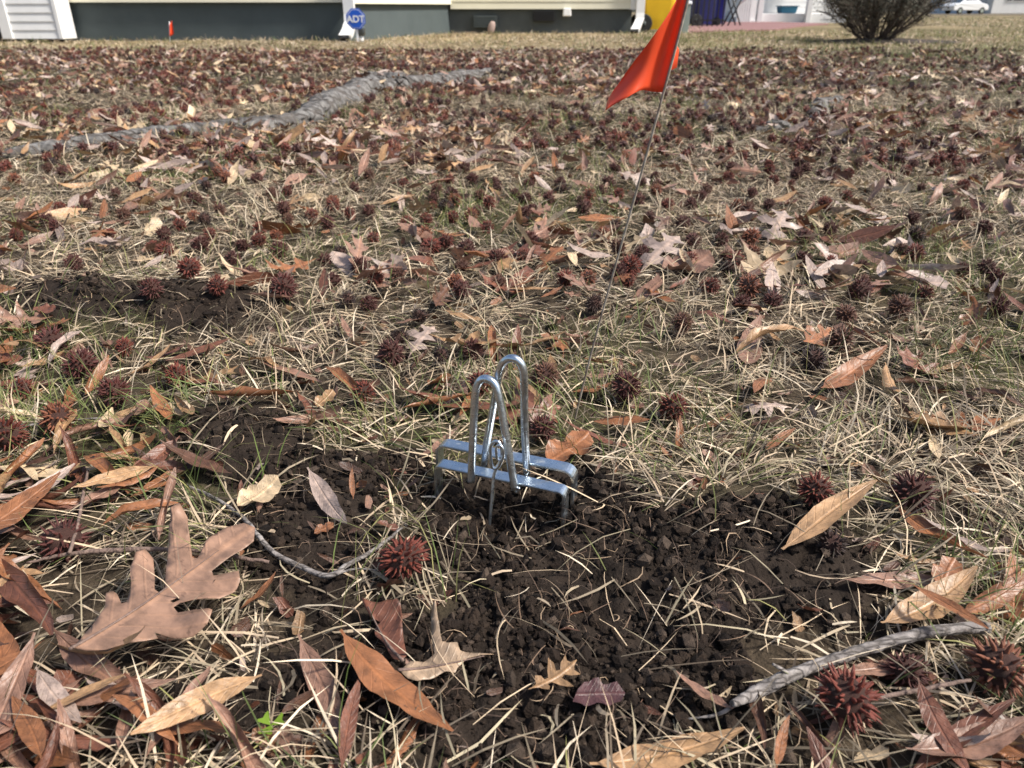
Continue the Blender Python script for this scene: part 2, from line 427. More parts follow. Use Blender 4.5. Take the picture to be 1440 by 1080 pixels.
def ground_mat():
    m = bpy.data.materials.new('lawn_soil'); m.use_nodes = True
    nt = m.node_tree; N = nt.nodes; L = nt.links; b = N['Principled BSDF']
    b.inputs['Roughness'].default_value = 0.95; b.inputs['Specular IOR Level'].default_value = 0.15
    tc = N.new('ShaderNodeTexCoord')
    def ramp(scale, c0, c1, p0=0.35, p1=0.65, detail=8):
        nz = N.new('ShaderNodeTexNoise'); nz.inputs['Scale'].default_value = scale; nz.inputs['Detail'].default_value = detail; nz.inputs['Roughness'].default_value = 0.7
        L.new(tc.outputs['Object'], nz.inputs['Vector'])
        r = N.new('ShaderNodeValToRGB'); r.color_ramp.elements[0].position = p0; r.color_ramp.elements[1].position = p1
        r.color_ramp.elements[0].color = (*c0, 1); r.color_ramp.elements[1].color = (*c1, 1)
        L.new(nz.outputs['Fac'], r.inputs['Fac']); return r.outputs['Color'], nz
    th, _ = ramp(38, (0.012, 0.009, 0.007), (0.075, 0.056, 0.037))
    so, nso = ramp(24, (0.009, 0.0065, 0.005), (0.040, 0.029, 0.022), 0.3, 0.75)
    gr, _ = ramp(30, (0.03, 0.03, 0.013), (0.09, 0.085, 0.04))
    at = N.new('ShaderNodeAttribute'); at.attribute_name = 'Cover'
    sep = N.new('ShaderNodeSeparateColor'); L.new(at.outputs['Color'], sep.inputs[0])
    m1 = N.new('ShaderNodeMix'); m1.data_type = 'RGBA'; L.new(sep.outputs[1], m1.inputs[0]); L.new(th, m1.inputs[6]); L.new(gr, m1.inputs[7])
    m2 = N.new('ShaderNodeMix'); m2.data_type = 'RGBA'; L.new(sep.outputs[0], m2.inputs[0]); L.new(m1.outputs[2], m2.inputs[6]); L.new(so, m2.inputs[7])
    pale, _ = ramp(14, (0.20, 0.155, 0.085), (0.34, 0.27, 0.155))
    m3 = N.new('ShaderNodeMix'); m3.data_type = 'RGBA'; L.new(sep.outputs[2], m3.inputs[0]); L.new(m2.outputs[2], m3.inputs[6]); L.new(pale, m3.inputs[7])
    L.new(m3.outputs[2], b.inputs['Base Color'])
    bn = N.new('ShaderNodeTexNoise'); bn.inputs['Scale'].default_value = 380; bn.inputs['Detail'].default_value = 6; L.new(tc.outputs['Object'], bn.inputs['Vector'])
    bp = N.new('ShaderNodeBump'); bp.inputs['Strength'].default_value = 0.8; bp.inputs['Distance'].default_value = 0.003
    L.new(bn.outputs['Fac'], bp.inputs['Height']); L.new(bp.outputs['Normal'], b.inputs['Normal'])
    return m
M_GROUND = ground_mat()

# ------------------------------------------------------------------ ground sheet
def axis(lo, hi, f0, f1, fine, grow):
    up = [f1]
    while up[-1] < hi: up.append(up[-1] + fine + grow * (up[-1] - f1))
    dn = [f0]
    while dn[-1] > lo: dn.append(dn[-1] - fine - grow * (f0 - dn[-1]))
    return np.array(sorted(dn[1:]) + list(np.arange(f0, f1, fine)) + up)
gx = axis(-160, 160, -0.46, 0.46, 0.0042, 0.045)
gy = axis(-6, 230, 0.24, 0.90, 0.0036, 0.032)
GX, GY = np.meshgrid(gx, gy)
gz = H(GX.ravel(), GY.ravel())
gsoil = np.where((np.abs(GX.ravel()) < 1.5) & (GY.ravel() < 1.7) & (GY.ravel() > 0), soil_mask(GX.ravel(), np.maximum(GY.ravel(), 0.05)), 0)
def green_mask(x, y):
    g = np.clip(fbm(x * 2.3, y * 2.3, 2, 71) * 1.6 + 0.05, 0, 1) * 0.55
    g = np.where((x > 1.6) & (y > 6.0), np.clip(0.45 + 0.6 * fbm(x * 0.8, y * 0.8, 2, 55), 0, 1), g)
    return g
def pale_mask(x, y):     # leafless straw strip along the house and the lawn beyond
    edge = 7.9 + 0.4 * fbm(x * 0.9, y * 0.0 + 3.0, 2, 91)
    p = np.clip((y - edge) / 0.8, 0, 1)
    return p * np.clip(0.8 + 0.5 * fbm(x * 0.5, y * 0.5, 2, 15), 0.2, 1)
ggr = green_mask(GX.ravel(), GY.ravel()); gpa = pale_mask(GX.ravel(), GY.ravel())
nx, ny = len(gx), len(gy)
idx = np.arange(nx * ny).reshape(ny, nx)
Q = np.stack([idx[:-1, :-1], idx[:-1, 1:], idx[1:, 1:], idx[1:, :-1]], -1).reshape(-1, 4)
lawn_me = mesh_np('lawn', np.stack([GX.ravel(), GY.ravel(), gz], 1), Q, col=np.stack([gsoil, ggr, gpa * (1 - 0.55 * ggr)], 1), colname='Cover')
lawn = obj('lawn_ground', lawn_me, M_GROUND, kind='structure', label='lawn of matted dead grass with dark dug soil patches', cat='ground')

# ------------------------------------------------------------------ house with slate foundation and cream siding
def board_mesh(name, length, h, t=0.012, lap=0.010):
    # clapboard: bottom edge proud of the top edge
    V = [(0, -t - lap, 0), (length, -t - lap, 0), (length, -t, h), (0, -t, h), (0, 0, 0), (length, 0, 0), (length, 0, h), (0, 0, h)]
    T = [(0, 1, 2, 3), (5, 4, 7, 6), (0, 4, 5, 1), (3, 2, 6, 7), (0, 3, 7, 4), (1, 5, 6, 2)]
    return mesh_np(name, V, T, smooth=False)

def clad(parent, p0, p1, z0, n, h, mt, name='siding_board'):
    p0, p1 = Vector(p0), Vector(p1); d = p1 - p0; L = d.length
    me = board_mesh(name, L, h - 0.001)
    for i in range(n):
        o = obj(name, me, mt, parent)
        o.location = (p0.x - parent.location.x, p0.y - parent.location.y, z0 + i * h)
        o.rotation_euler = (0, 0, math.atan2(d.y, d.x))

def prism(name, poly, z0, z1):
    bm = bmesh.new()
    a = [bm.verts.new((x, y, z0)) for x, y in poly]; b = [bm.verts.new((x, y, z1)) for x, y in poly]
    bm.faces.new(a[::-1]); bm.faces.new(b)
    n = len(poly)
    for i in range(n): bm.faces.new((a[i], a[(i + 1) % n], b[(i + 1) % n], b[i]))
    return bm_mesh(name, bm)

YA, YC = 10.45, 13.35
xa0 = -9.0
xa1 = at_depth(494, 57, YA).x
xb1 = at_depth(635, 47, YC).x
xc1 = at_depth(890, 47, YC).x
house = empty('house', (0, YA, 0), 'cream sided house on a dark slate painted foundation', 'house')
def hp(pts): return [(x, y - YA) for x, y in pts]
obj('foundation', prism('foundation', hp([(xa0, YA + 0.04), (xa1 - 0.04, YA + 0.04), (xb1 - 0.03, YC + 0.04), (xb1 - 0.03, 18), (xa0, 18)]), -0.3, 0.43), M_SLATE, house)
obj('foundation', prism('foundation', hp([(xb1 - 0.028, YC + 0.05), (xc1 - 0.03, YC + 0.05), (xc1 - 0.03, 17.9), (xb1 - 0.028, 17.9)]), -0.3, 0.36), M_BLOCK, house)
clad(house, (xa0, YA, 0), (xa1, YA, 0), 0.432, 22, 0.105, M_CREAM)
clad(house, (xa1, YA + 0.002, 0), (xb1, YC, 0), 0.418, 22, 0.105, M_CREAM)
clad(house, (xb1, YC, 0), (xc1, YC, 0), 0.352, 23, 0.105, M_CREAM)
clad(house, (xc1, YC + 0.02, 0), (xc1, 17.9, 0), 0.352, 23, 0.105, M_CREAM)
obj('wall', prism('wall', hp([(xa0, YA + 0.02), (xa1 - 0.02, YA + 0.02), (xb1 - 0.01, YC + 0.02), (xc1 - 0.02, YC + 0.02), (xc1 - 0.02, 17.8), (xa0, 17.8)]), 0.44, 2.74), M_CREAM, house)
obj('corner_trim', box_me('corner_trim', xa1 - 0.03, xa1 + 0.012, -0.045, 0.01, 0.42, 2.74), M_WHITE, house)
obj('corner_trim', box_me('corner_trim', xc1 - 0.07, xc1 + 0.03, YC - YA - 0.035, YC - YA + 0.06, 0.345, 2.74), M_WHITE, house)
bm = bmesh.new()
for (x0, x1, y0, y1) in ((xa0 - 0.3, xa1 + 0.3, YA - 0.35, 18.2),):
    r = [(x0, y0 - YA, 2.75), (x1, y0 - YA, 2.75), (xb1 + 0.35, YC - YA - 0.35, 2.75), (xc1 + 0.3, YC - YA - 0.35, 2.75), (xc1 + 0.3, y1 - YA, 2.75), (x0, y1 - YA, 2.75)]
    lo = [bm.verts.new(p) for p in r]; mid = [bm.verts.new((p[0], p[1], 2.87)) for p in r]
    rid = [bm.verts.new((x0, 4.0, 4.9)), bm.verts.new((xc1 + 0.3, 4.6, 4.9))]
    bm.faces.new(lo[::-1])
    for i in range(6): bm.faces.new((lo[i], lo[(i + 1) % 6], mid[(i + 1) % 6], mid[i]))
    bm.faces.new((mid[0], mid[1], rid[1], rid[0])); bm.faces.new((mid[1], mid[2], rid[1])); bm.faces.new((mid[2], mid[3], rid[1])); bm.faces.new((mid[3], mid[4], rid[1]))
    bm.faces.new((mid[4], mid[5], rid[0], rid[1])); bm.faces.new((mid[5], mid[0], rid[0]))
obj('roof', bm_mesh('roof', bm), M_ROOF, house)

def rect_sweep(name, path, w, t, mt, parent):
    V, T = tube_np(path, 1.0, 4, False)
    # re-do as rectangular profile: rotate square 45 degrees
    P = [Vector(p) for p in path]; V = []
    for i, p in enumerate(P):
        d = (P[min(i + 1, len(P) - 1)] - P[max(i - 1, 0)]).normalized()
        side = Vector((1, 0, 0)); up = d.cross(side).normalized()
        for (a, b) in ((-1, -1), (1, -1), (1, 1), (-1, 1)):
            V.append(tuple(p + side * a * w / 2 + up * b * t / 2))
    T = []
    for i in range(len(P) - 1):
        for k in range(4):
            T.append((i * 4 + k, i * 4 + (k + 1) % 4, i * 4 + 4 + (k + 1) % 4, i * 4 + 4 + k))
    n = len(P) * 4
    T.append((3, 2, 1, 0))
    V = np.array(V) - np.array(parent.location)
    return obj(name, mesh_np(name, V, T, smooth=False), mt, parent)
def downspout(u, ytop, dx):
    a = at_depth(u, 20, ytop)
    path = [(a.x, ytop - 0.06, 2.7), (a.x, ytop - 0.06, 0.30), (a.x, ytop - 0.08, 0.20), (a.x + dx * 0.5, ytop - 0.16, 0.10), (a.x + dx, ytop - 0.27, 0.035)]
    ds = rect_sweep('downspout', path, 0.13, 0.09, M_WHITE, house)
    mouth = box_me('mouth', -0.055, 0.055, -0.012, 0.012, -0.034, 0.034)
    m = obj('outlet_mouth', mouth, M_DARK, ds); m.location = Vector(path[-1]) - Vector(house.location) + Vector((0, 0.004, 0)); m.rotation_euler = (math.radians(55), 0, 0)
downspout(493, YA - 0.02, -0.05)
downspout(899, YC - 0.02, -0.10)
for (u0, u1, v0, v1, louvre) in ((750, 780, 15, 30, True), (666, 699, 22, 39, False)):
    a, b = at_depth(u0, v1, YC), at_depth(u1, v0, YC)
    vent = obj('crawl_vent', box_me('crawl_vent', a.x, b.x, YC - YA - 0.02, YC - YA + 0.049, a.z, b.z - 0.0), M_DARK if louvre else M_BLOCK, house)
    n = 5
    for i in range(n):
        zz = a.z + (b.z - a.z) * (i + 0.5) / n
        obj('slat', box_me('slat', a.x + 0.01, b.x - 0.01, YC - YA - 0.032, YC - YA - 0.022, zz - 0.006, zz + 0.006), M_BLACK if louvre else M_SLATE, vent)
a = at_depth(797, 16, YC)
vh = obj('dryer_vent_hood', box_me('hood', a.x - 0.07, a.x + 0.07, YC - YA - 0.10, YC - YA - 0.02, a.z - 0.07, a.z + 0.05, bev=0.015, taper=0.012), M_WHITE, house)

# white sided porch skirt at the end of the house
psk = empty('porch_skirt', (at_depth(50, 57, 10.2).x, 10.2, 0), 'white horizontal board porch skirt with corner post beside slate foundation', 'porch')
def psk_x(u): return at_depth(u, 50, 10.1).x
x0, x1 = psk_x(20), psk_x(84)
clad(psk, (x0, 10.1, 0), (x1, 10.1, 0), 0.035, 9, 0.095, M_WHITE, 'board')
xl = psk_x(-160)
clad(psk, (xl, 10.5, 0), (x0 - 0.08, 10.5, 0), 0.10, 9, 0.095, M_WHITE, 'board')
def lb(o): return (o[0] - psk.location.x, o[1] - psk.location.y, o[2])
me = box_me('corner_post', x0 - 0.13 - psk.location.x, x0 - psk.location.x, 10.06 - 10.2, 10.16 - 10.2, 0.03, 1.0, bev=0.008); obj('corner_post', me, M_WHITE, psk)
me = box_me('end_trim', x1 - psk.location.x, x1 + 0.05 - psk.location.x, 10.07 - 10.2, 10.40 - 10.2, 0.03, 0.93, bev=0.006); obj('end_trim', me, M_WHITE, psk)
me = box_me('deck', xl - 0.1 - psk.location.x, x1 + 0.1 - psk.location.x, 10.02 - 10.2, 10.42 - 10.2, 0.962, 1.03, bev=0.004); obj('deck', me, M_WHITE, psk)
me = box_me('base_shadow_board', xl - psk.location.x, x1 - psk.location.x, 10.13 - 10.2, 10.17 - 10.2, -0.1, 0.2); obj('gap_shade_strip', me, M_DARK, psk)  # near-black strip painted in for the shade in the gap under the skirt

# octagonal yard sign with lettering
sp = ground(507, 58.0); sp = Vector((at_depth(502, 40, 10.05).x, 10.05, h1(sp.x, 10.05)))
sign = empty('yard_sign', sp, 'blue octagonal yard sign with white letters in front of white downspout', 'sign')
ctr = at_depth(500.5, 26.5, 10.05)
def octo(name, R, y0, y1):
    bm = bmesh.new()
    P = [(R * math.cos(math.radians(22.5 + 45 * i)), R * math.sin(math.radians(22.5 + 45 * i))) for i in range(8)]
    a = [bm.verts.new((x, y0, z)) for x, z in P]; b = [bm.verts.new((x, y1, z)) for x, z in P]
    bm.faces.new(a); bm.faces.new(b[::-1])
    for i in range(8): bm.faces.new((a[i], b[i], b[(i + 1) % 8], a[(i + 1) % 8]))
    return bm_mesh(name, bm)
zc = ctr.z - sp.z; xc = ctr.x - sp.x
pn = obj('panel', octo('panel', 0.122, -0.006, 0.0), M_SIGNBLUE, sign); pn.location = (xc, -0.012, zc)
for (R, yy, mm) in ((0.108, -0.008, M_SIGNWHITE), (0.103, -0.0095, M_SIGNBLUE)):
    b_ = obj('border_line', octo('border_line', R, yy, yy + 0.0012), mm, pn)
cu = bpy.data.curves.new('letters', 'FONT'); cu.body = 'ADT'; cu.size = 0.105; cu.align_x = 'CENTER'; cu.extrude = 0.0012; cu.offset = 0.0025
to = link(bpy.data.objects.new('letters', cu))
dg = bpy.context.evaluated_depsgraph_get()
lm = bpy.data.meshes.new_from_object(to.evaluated_get(dg)); bpy.data.objects.remove(to)
lm.materials.clear()
lo = obj('lettering', lm, M_SIGNWHITE, pn); lo.rotation_euler = (math.radians(90), 0, 0); lo.location = (0, -0.012, -0.037); lo.scale = (1.0, 1, 1)
st = obj('stake', box_me('stake', xc - 0.012, xc + 0.012, -0.004, 0.004, -0.08, zc), M_SIGNWHITE, sign)
# small dark garden light beside it
gp = Vector((at_depth(507, 45, 10.15).x, 10.15, 0.0)); gp.z = h1(gp.x, gp.y)
gl = empty('garden_light', gp, 'small dark lantern on a pale stub beside the blue sign', 'garden light')
V, T = tube_np([(0, 0, -0.03), (0, 0, 0.07)], 0.032, 10); obj('stub', mesh_np('stub', V, T), M_WHITE, gl)
V, T = tube_np([(0, 0, 0.07), (0, 0, 0.075), (0, 0, 0.15), (0, 0, 0.16), (0, 0, 0.185)], [0.03, 0.055, 0.06, 0.065, 0.01], 12); obj('lantern', mesh_np('lantern', V, T), M_GLASS, gl)

# stone leaning at the wall
bm = bmesh.new(); bmesh.ops.create_icosphere(bm, subdivisions=3, radius=1)
for v in bm.verts:
    k = 1 + 0.18 * float(fbm(np.array([v.co.x * 1.7 + 4]), np.array([v.co.y * 1.7 + v.co.z * 2]), 2, 8)[0])
    v.co = Vector((v.co.x * 0.062 * k, v.co.y * 0.04 * k, v.co.z * 0.10 * k))
rk = obj('stone', bm_mesh('stone', bm, True), M_STONE, label='pinkish stone propped in front of the crawl space vent', cat='stone')
p = at_depth(691, 41, 13.1); rk.location = (p.x, 13.1, 0.085); rk.rotation_euler = (0.1, math.radians(18), 0.3)

# ------------------------------------------------------------------ things past the house corner
def wheeled_bin(name, loc, rz, w, d, h, mt, label, wheel_r=0.125, group=None):
    b = empty(name, loc, label, 'bin', group, rz)
    bm = bmesh.new()
    rings = [(0.05, 0.80), (0.20, 0.84), (h * 0.9, 0.97), (h * 0.905, 1.04), (h * 0.95, 1.04)]
    prev = None
    for z, k in rings:
        cur = []
        for i in range(20):
            an = 2 * math.pi * i / 20
            c, s = math.cos(an), math.sin(an)
            x = math.copysign(abs(c) ** 0.35, c) * w / 2 * k; y = math.copysign(abs(s) ** 0.35, s) * d / 2 * k
            cur.append(bm.verts.new((x, y, z)))
        if prev:
            for i in range(20): bm.faces.new((prev[i], prev[(i + 1) % 20], cur[(i + 1) % 20], cur[i]))
        else: bm.faces.new(cur[::-1])
        prev = cur
    bm.faces.new(prev)
    obj('body', bm_mesh('body', bm), mt, b)
    bm = bmesh.new(); box_bm(bm, -w / 2 * 1.06, w / 2 * 1.06, -d / 2 * 1.06, d / 2 * 1.06, h * 0.952, h, bev=0.02, taper=0.015)
    lid = obj('lid', bm_mesh('lid', bm), mt, b)
    obj('handle', mesh_np('handle', *tube_np([(-w / 2 * 1.0, -d * 0.4, h * 0.9), (-w / 2 - 0.06, -d * 0.4, h * 0.93), (-w / 2 - 0.06, d * 0.4, h * 0.93), (-w / 2, d * 0.4, h * 0.9)], 0.016, 8)), mt, lid)
    for s in (-1, 1):
        yw = s * (d / 2 + 0.0)
        xw = -w / 2 * 0.72
        V, T = tube_np([(xw, yw - 0.028, wheel_r), (xw, yw - 0.02, wheel_r), (xw, yw + 0.02, wheel_r), (xw, yw + 0.028, wheel_r)], [wheel_r * 0.9, wheel_r, wheel_r, wheel_r * 0.9], 28)
        wh = obj('wheel', mesh_np('wheel', V, T, smooth=False), M_RUBBER, b)
        V, T = tube_np([(xw, yw - 0.034, wheel_r), (xw, yw + 0.034, wheel_r)], wheel_r * 0.28, 16)
        obj('hub', mesh_np('hub', V, T), M_BLOCK, wh)
    return b
p = at_depth(921, 47, 13.75)
wheeled_bin('wheeled_bin', (p.x + 0.02, 13.95, h1(p.x, 13.95)), 0, 0.66, 0.62, 1.05, M_YELLOW, 'yellow wheeled bin with black wheel beside the white corner downspout', 0.14)
p = at_depth(983, 40, 18.0); zb = h1(p.x, 18.0)
wheeled_bin('wheeled_bin', (p.x, 18.0, zb), 0.15, 0.55, 0.6, 1.05, M_NAVY, 'dark navy wheeled bin behind black railing')
p = at_depth(1011, 38, 18.3)
wheeled_bin('wheeled_bin', (p.x + 0.02, 18.6, h1(p.x, 18.6)), 0.1, 0.24, 0.45, 0.95, M_BLUE, 'slim bright blue wheeled bin at the end of black railing', 0.09)
# grey-green post
p = at_depth(962, 47, 13.5)
post = empty('fence_post', (p.x, 13.5, h1(p.x, 13.5)), 'short grey green post with cap behind the orange flag', 'post')
obj('shaft', box_me('shaft', -0.055, 0.055, -0.055, 0.055, -0.1, 0.42, bev=0.006), M_POST, post)
obj('post_cap', box_me('post_cap', -0.075, 0.075, -0.075, 0.075, 0.42, 0.47, bev=0.012, taper=0.01), M_SIGNWHITE, post)
# black railing
pa, pb = at_depth(972, 40, 17.2), at_depth(1017, 37, 17.2)
rail = empty('railing', (pa.x, 17.2, h1(pa.x, 17.2)), 'black metal railing with thin upright bars before the blue bins', 'railing')
Lr = pb.x - pa.x
for z in (0.12, 0.95): obj('rail', box_me('rail', 0, Lr, -0.015, 0.015, z, z + 0.03), M_BLACK, rail)
for i in range(7):
    bar = obj('bar', box_me('bar', -0.012, 0.012, -0.012, 0.012, -0.02, 0.97) if i == 0 else bar_me, M_BLACK, rail); bar_me = bar.data
    bar.location = (0.02 + (Lr - 0.04) * i / 6, 0.032, 0)
# black crossed-leg folding stand
p = at_depth(1029, 34, 18.2); zz = h1(p.x, 18.2)
fs_ = empty('folding_stand', (p.x, 18.2, zz), 'black folding stand with crossed legs beside white porch steps', 'stand')
for s in (-1, 1):
    for yy in (-0.2, 0.2):
        obj('leg', mesh_np('leg', *tube_np([(-0.14 * s, yy + 0.02 * s, 0), (0.14 * s, yy + 0.02 * s, 0.62)], 0.016, 8)), M_BLACK, fs_)
obj('top_bar', box_me('top_bar', -0.17, 0.17, -0.24, 0.24, 0.615, 0.64), M_BLACK, fs_)
# brick path (structure)
pts = [(968, 46.5), (1088, 43.5), (1120, 38.5), (1165, 34.5), (1090, 32.0), (1015, 32.0), (968, 38)]
poly = []
for u, v in pts:
    d = ray(u, v); k = -CAMH / d[2]; poly.append((d[0] * k, d[1] * k))
path = obj('brick_path', prism('brick_path', poly, -0.05, 0.025), M_PATH, kind='structure', label='pinkish red brick path leading to white porch', cat='path')
# white porch house
YP = 22.5
ph = empty('porch_house', (at_depth(1090, 30, YP).x, YP, 0), 'white house with railed porch at the end of brick path', 'house')
def px(u, Y=YP): return at_depth(u, 25, Y).x - ph.location.x
def pz(v, Y=YP): return at_depth(720, v, Y).z
obj('deck', box_me('deck', px(1062), px(1190), 0, 2.6, -0.1, pz(19), bev=0.01), M_WHITE, ph)
clad(ph, (ph.location.x + px(1000), YP + 2.6, 0), (ph.location.x + px(1230), YP + 2.6, 0), 0.0, 22, 0.13, M_WHITE, 'siding_board')
obj('wall', box_me('wall', px(1000), px(1230), 2.61, 8, -0.1, 2.86), M_WHITE, ph)
obj('door', box_me('door', px(1083), px(1094), 2.50, 2.569, pz(19) + 0.01, 2.2), M_GLASS, ph)
obj('roof', box_me('roof', px(990), px(1240), -0.3, 8.2, 2.9, 3.1), M_ROOF, ph)
for u in (1056, 1066, 1134):
    obj('porch_post', box_me('porch_post', px(u) - 0.07, px(u) + 0.07, -0.16, -0.02, -0.1, 2.88, bev=0.01), M_WHITE, ph)
for i in range(4):
    obj('step', box_me('step', px(1034), px(1060), -0.2 + i * 0.28, 0.08 + i * 0.28, -0.1, 0.07 * (i + 1)), M_WHITE, ph)
hr = obj('handrail', mesh_np('handrail', *tube_np([(px(1034), -0.22, 0.45), (px(1054), -0.22, 0.75)], 0.035, 6)), M_WHITE, ph)
for i in range(6):
    xx = px(1034) + (px(1054) - px(1034)) * i / 6
    obj('baluster', box_me('baluster', xx - 0.025, xx + 0.025, -0.245, -0.20, 0.0, 0.45 + 0.3 * i / 6), M_WHITE, hr)
p = at_depth(1105, 14, YP + 0.6)
tb = obj('storage_tub', box_me('storage_tub', -0.20, 0.20, -0.2, 0.2, 0, 0.17, bev=0.03, taper=-0.03), M_TEAL, label='teal plastic tub standing on the white porch deck', cat='tub')
tb.location = (p.x, YP + 0.5, pz(19) + 0.001)
obj('rim', box_me('rim', -0.25, 0.25, -0.25, 0.25, 0.172, 0.19, bev=0.008), M_TEAL, tb)

# shrub
SB = ground(1228, 60); shrub = empty('shrub', SB, 'bushy grey green shrub with bare fanned stems on dark mulch', 'shrub')
rs = random.Random(4)
ends = []
for i in range(46):
    an = rs.uniform(0, 2 * math.pi); lean = rs.uniform(0.15, 1.0) if i < 30 else rs.uniform(0.8, 1.12)
    r0 = rs.uniform(0, 0.13)
    a = Vector((r0 * math.cos(an), r0 * math.sin(an), -0.03))
    pts = [a]; d = Vector((math.sin(lean) * math.cos(an), math.sin(lean) * math.sin(an), math.cos(lean)))
    L_ = rs.uniform(0.6, 1.15)
    for k in range(1, 6):
        d = (d + Vector((rs.uniform(-.12, .12), rs.uniform(-.12, .12), rs.uniform(-.02, .14)))).normalized()
        pts.append(pts[-1] + d * L_ / 5)
    rad = rs.uniform(0.007, 0.015)
    V, T = tube_np(pts, [rad * (1 - 0.14 * k) for k in range(6)], 6)
    obj('stem', mesh_np('stem', V, T), M_STEM, shrub)
    for k in range(1, 6):
        for q in range(3 if k > 1 else 1): ends.append((pts[k], d, k))
FV = []; FT = []; FC = []; TV = []; TT = []
for (p0, d, k) in ends:
    for q in range(3):
        dv = (d * 0.7 + Vector((rs.uniform(-1, 1), rs.uniform(-1, 1), rs.uniform(-.5, .9)))).normalized()
        Lt = rs.uniform(0.10, 0.30) * (0.7 if k == 1 else 1)
        e = p0 + dv * Lt
        V, T = tube_np([p0, p0.lerp(e, 0.5) + Vector((rs.uniform(-.02, .02),) * 3), e], [0.004, 0.003, 0.0015], 3, cap=False)
        o = len(TV); TV += V; TT += [(a + o, b + o, c + o) for a, b, c in T]
        if e.z < 0.22: continue
        nl = int(1 + 22 * min(1, max(0, (e.z - 0.22) / 0.35)))
        for j in range(nl):
            c = p0.lerp(e, rs.uniform(0.25, 1.05)) + Vector((rs.gauss(0, .022), rs.gauss(0, .022), rs.gauss(0, .022)))
            u = Vector((rs.gauss(0, 1), rs.gauss(0, 1), rs.gauss(0, 1))).normalized(); w = u.orthogonal().normalized()
            s1, s2 = rs.uniform(.010, .021), rs.uniform(.004, .008)
            o = len(FV); FV += [tuple(c - u * s1), tuple(c + w * s2), tuple(c + u * s1), tuple(c - w * s2)]
            FT += [(o, o + 1, o + 2), (o, o + 2, o + 3)]
            g = rs.uniform(0.6, 1.3)
            cc = rs.choice([(0.10, 0.10, 0.065), (0.13, 0.115, 0.08), (0.075, 0.08, 0.05), (0.15, 0.125, 0.095)])
            FC += [(cc[0] * g, cc[1] * g, cc[2] * g)] * 4
obj('foliage', mesh_np('foliage', FV, FT, False, col=np.array(FC)), M_FOLIAGE, shrub)
obj('twigs', mesh_np('twigs', TV, TT), M_STEM, shrub)
# mulch bed under the shrub
bm = bmesh.new()
ring = []
c0 = bm.verts.new((SB.x, SB.y, h1(SB.x, SB.y) + 0.06))
for i in range(40):
    an = 2 * math.pi * i / 40; r = 1 + 0.15 * math.sin(3 * an + 1) + 0.08 * math.sin(7 * an)
    x, y = SB.x + 0.15 + 0.85 * r * math.cos(an), SB.y + 0.5 * r * math.sin(an)
    ring.append(bm.verts.new((x, y, h1(x, y) + 0.004)))
for i in range(40): bm.faces.new((c0, ring[i], ring[(i + 1) % 40]))
obj('mulch_bed', bm_mesh('mulch_bed', bm, True), M_MULCH, kind='structure', label='dark mulch under the shrub', cat='mulch')

# street, car and pale house far off
YR = 62
bm = bmesh.new()
for (y0, y1) in ((YR, YR + 9),):
    a = [bm.verts.new((x, y, -0.0048 * (y - 30) + 0.02)) for x, y in ((8, y0), (160, y0), (160, y1), (8, y1))]
    bm.faces.new(a)
obj('road', bm_mesh('road', bm), M_ROAD, kind='structure', label='asphalt street beyond the lawn', cat='road')
YCAR = 88.0
p = at_depth(1353, 19, YCAR); zc_ = h1(p.x, YCAR)
car = empty('parked_car', (p.x + 0.2, YCAR, zc_), 'white car parked far off beside the pale grey house', 'car', rz=math.radians(14))
prof = [(-2.15, 0.35), (-2.2, 0.75), (-1.95, 0.95), (-1.45, 1.02), (-0.75, 1.45), (0.55, 1.47), (1.15, 1.05), (1.95, 0.9), (2.15, 0.7), (2.15, 0.35)]
bm = bmesh.new()
A = [bm.verts.new((x, -0.85 + (0.13 if z > 1.1 else 0), z)) for x, z in prof]; B = [bm.verts.new((x, 0.85 - (0.13 if z > 1.1 else 0), z)) for x, z in prof]
bm.faces.new(A); bm.faces.new(B[::-1])
for i in range(len(prof)): bm.faces.new((A[i], B[i], B[(i + 1) % len(prof)], A[(i + 1) % len(prof)]))
bmesh.ops.recalc_face_normals(bm, faces=bm.faces); bmesh.ops.bevel(bm, geom=bm.edges[:], offset=0.05, segments=2, affect='EDGES')
obj('body', bm_mesh('body', bm), M_CARPAINT, car)
for s in (-1, 1):
    V = [(-1.15, s * 0.80, 1.08), (0.98, s * 0.80, 1.08), (0.50, s * 0.735, 1.40), (-0.72, s * 0.735, 1.40)]
    V2 = [(x, y + s * 0.02, z) for x, y, z in V]
    T = [(4, 5, 6, 7), (0, 1, 5, 4), (1, 2, 6, 5), (2, 3, 7, 6), (3, 0, 4, 7)]
    obj('side_window', mesh_np('side_window', V + V2, T, False), M_GLASS, car)
    for xw in (-1.35, 1.35):
        V, T = tube_np([(xw, s * 0.72, 0.32), (xw, s * 0.88, 0.32)], 0.32, 20)
        wh = obj('wheel', mesh_np('wheel', V, T, False), M_RUBBER, car)
        V, T = tube_np([(xw, s * 0.78, 0.32), (xw, s * 0.895, 0.32)], 0.19, 14)
        obj('rim', mesh_np('rim', V, T, False), M_POST, wh)
for (xa, za, xb, zb2) in ((-1.42, 1.05, -0.80, 1.43), (1.12, 1.07, 0.60, 1.45)):
    k = 0.03 if xa > 0 else -0.03
    V = [(xa + k, -0.68, za), (xa + k, 0.68, za), (xb + k, 0.62, zb2), (xb + k, -0.62, zb2)]
    V2 = [(x - k, y, z) for x, y, z in V]
    obj('windscreen', mesh_np('windscreen', V + V2, [(0, 1, 2, 3), (0, 1, 5, 4), (1, 2, 6, 5), (2, 3, 7, 6), (3, 0, 4, 7)], False), M_GLASS, car)
YH = 96.0
p = at_depth(1400, 19, YH); zh = h1(p.x, YH)
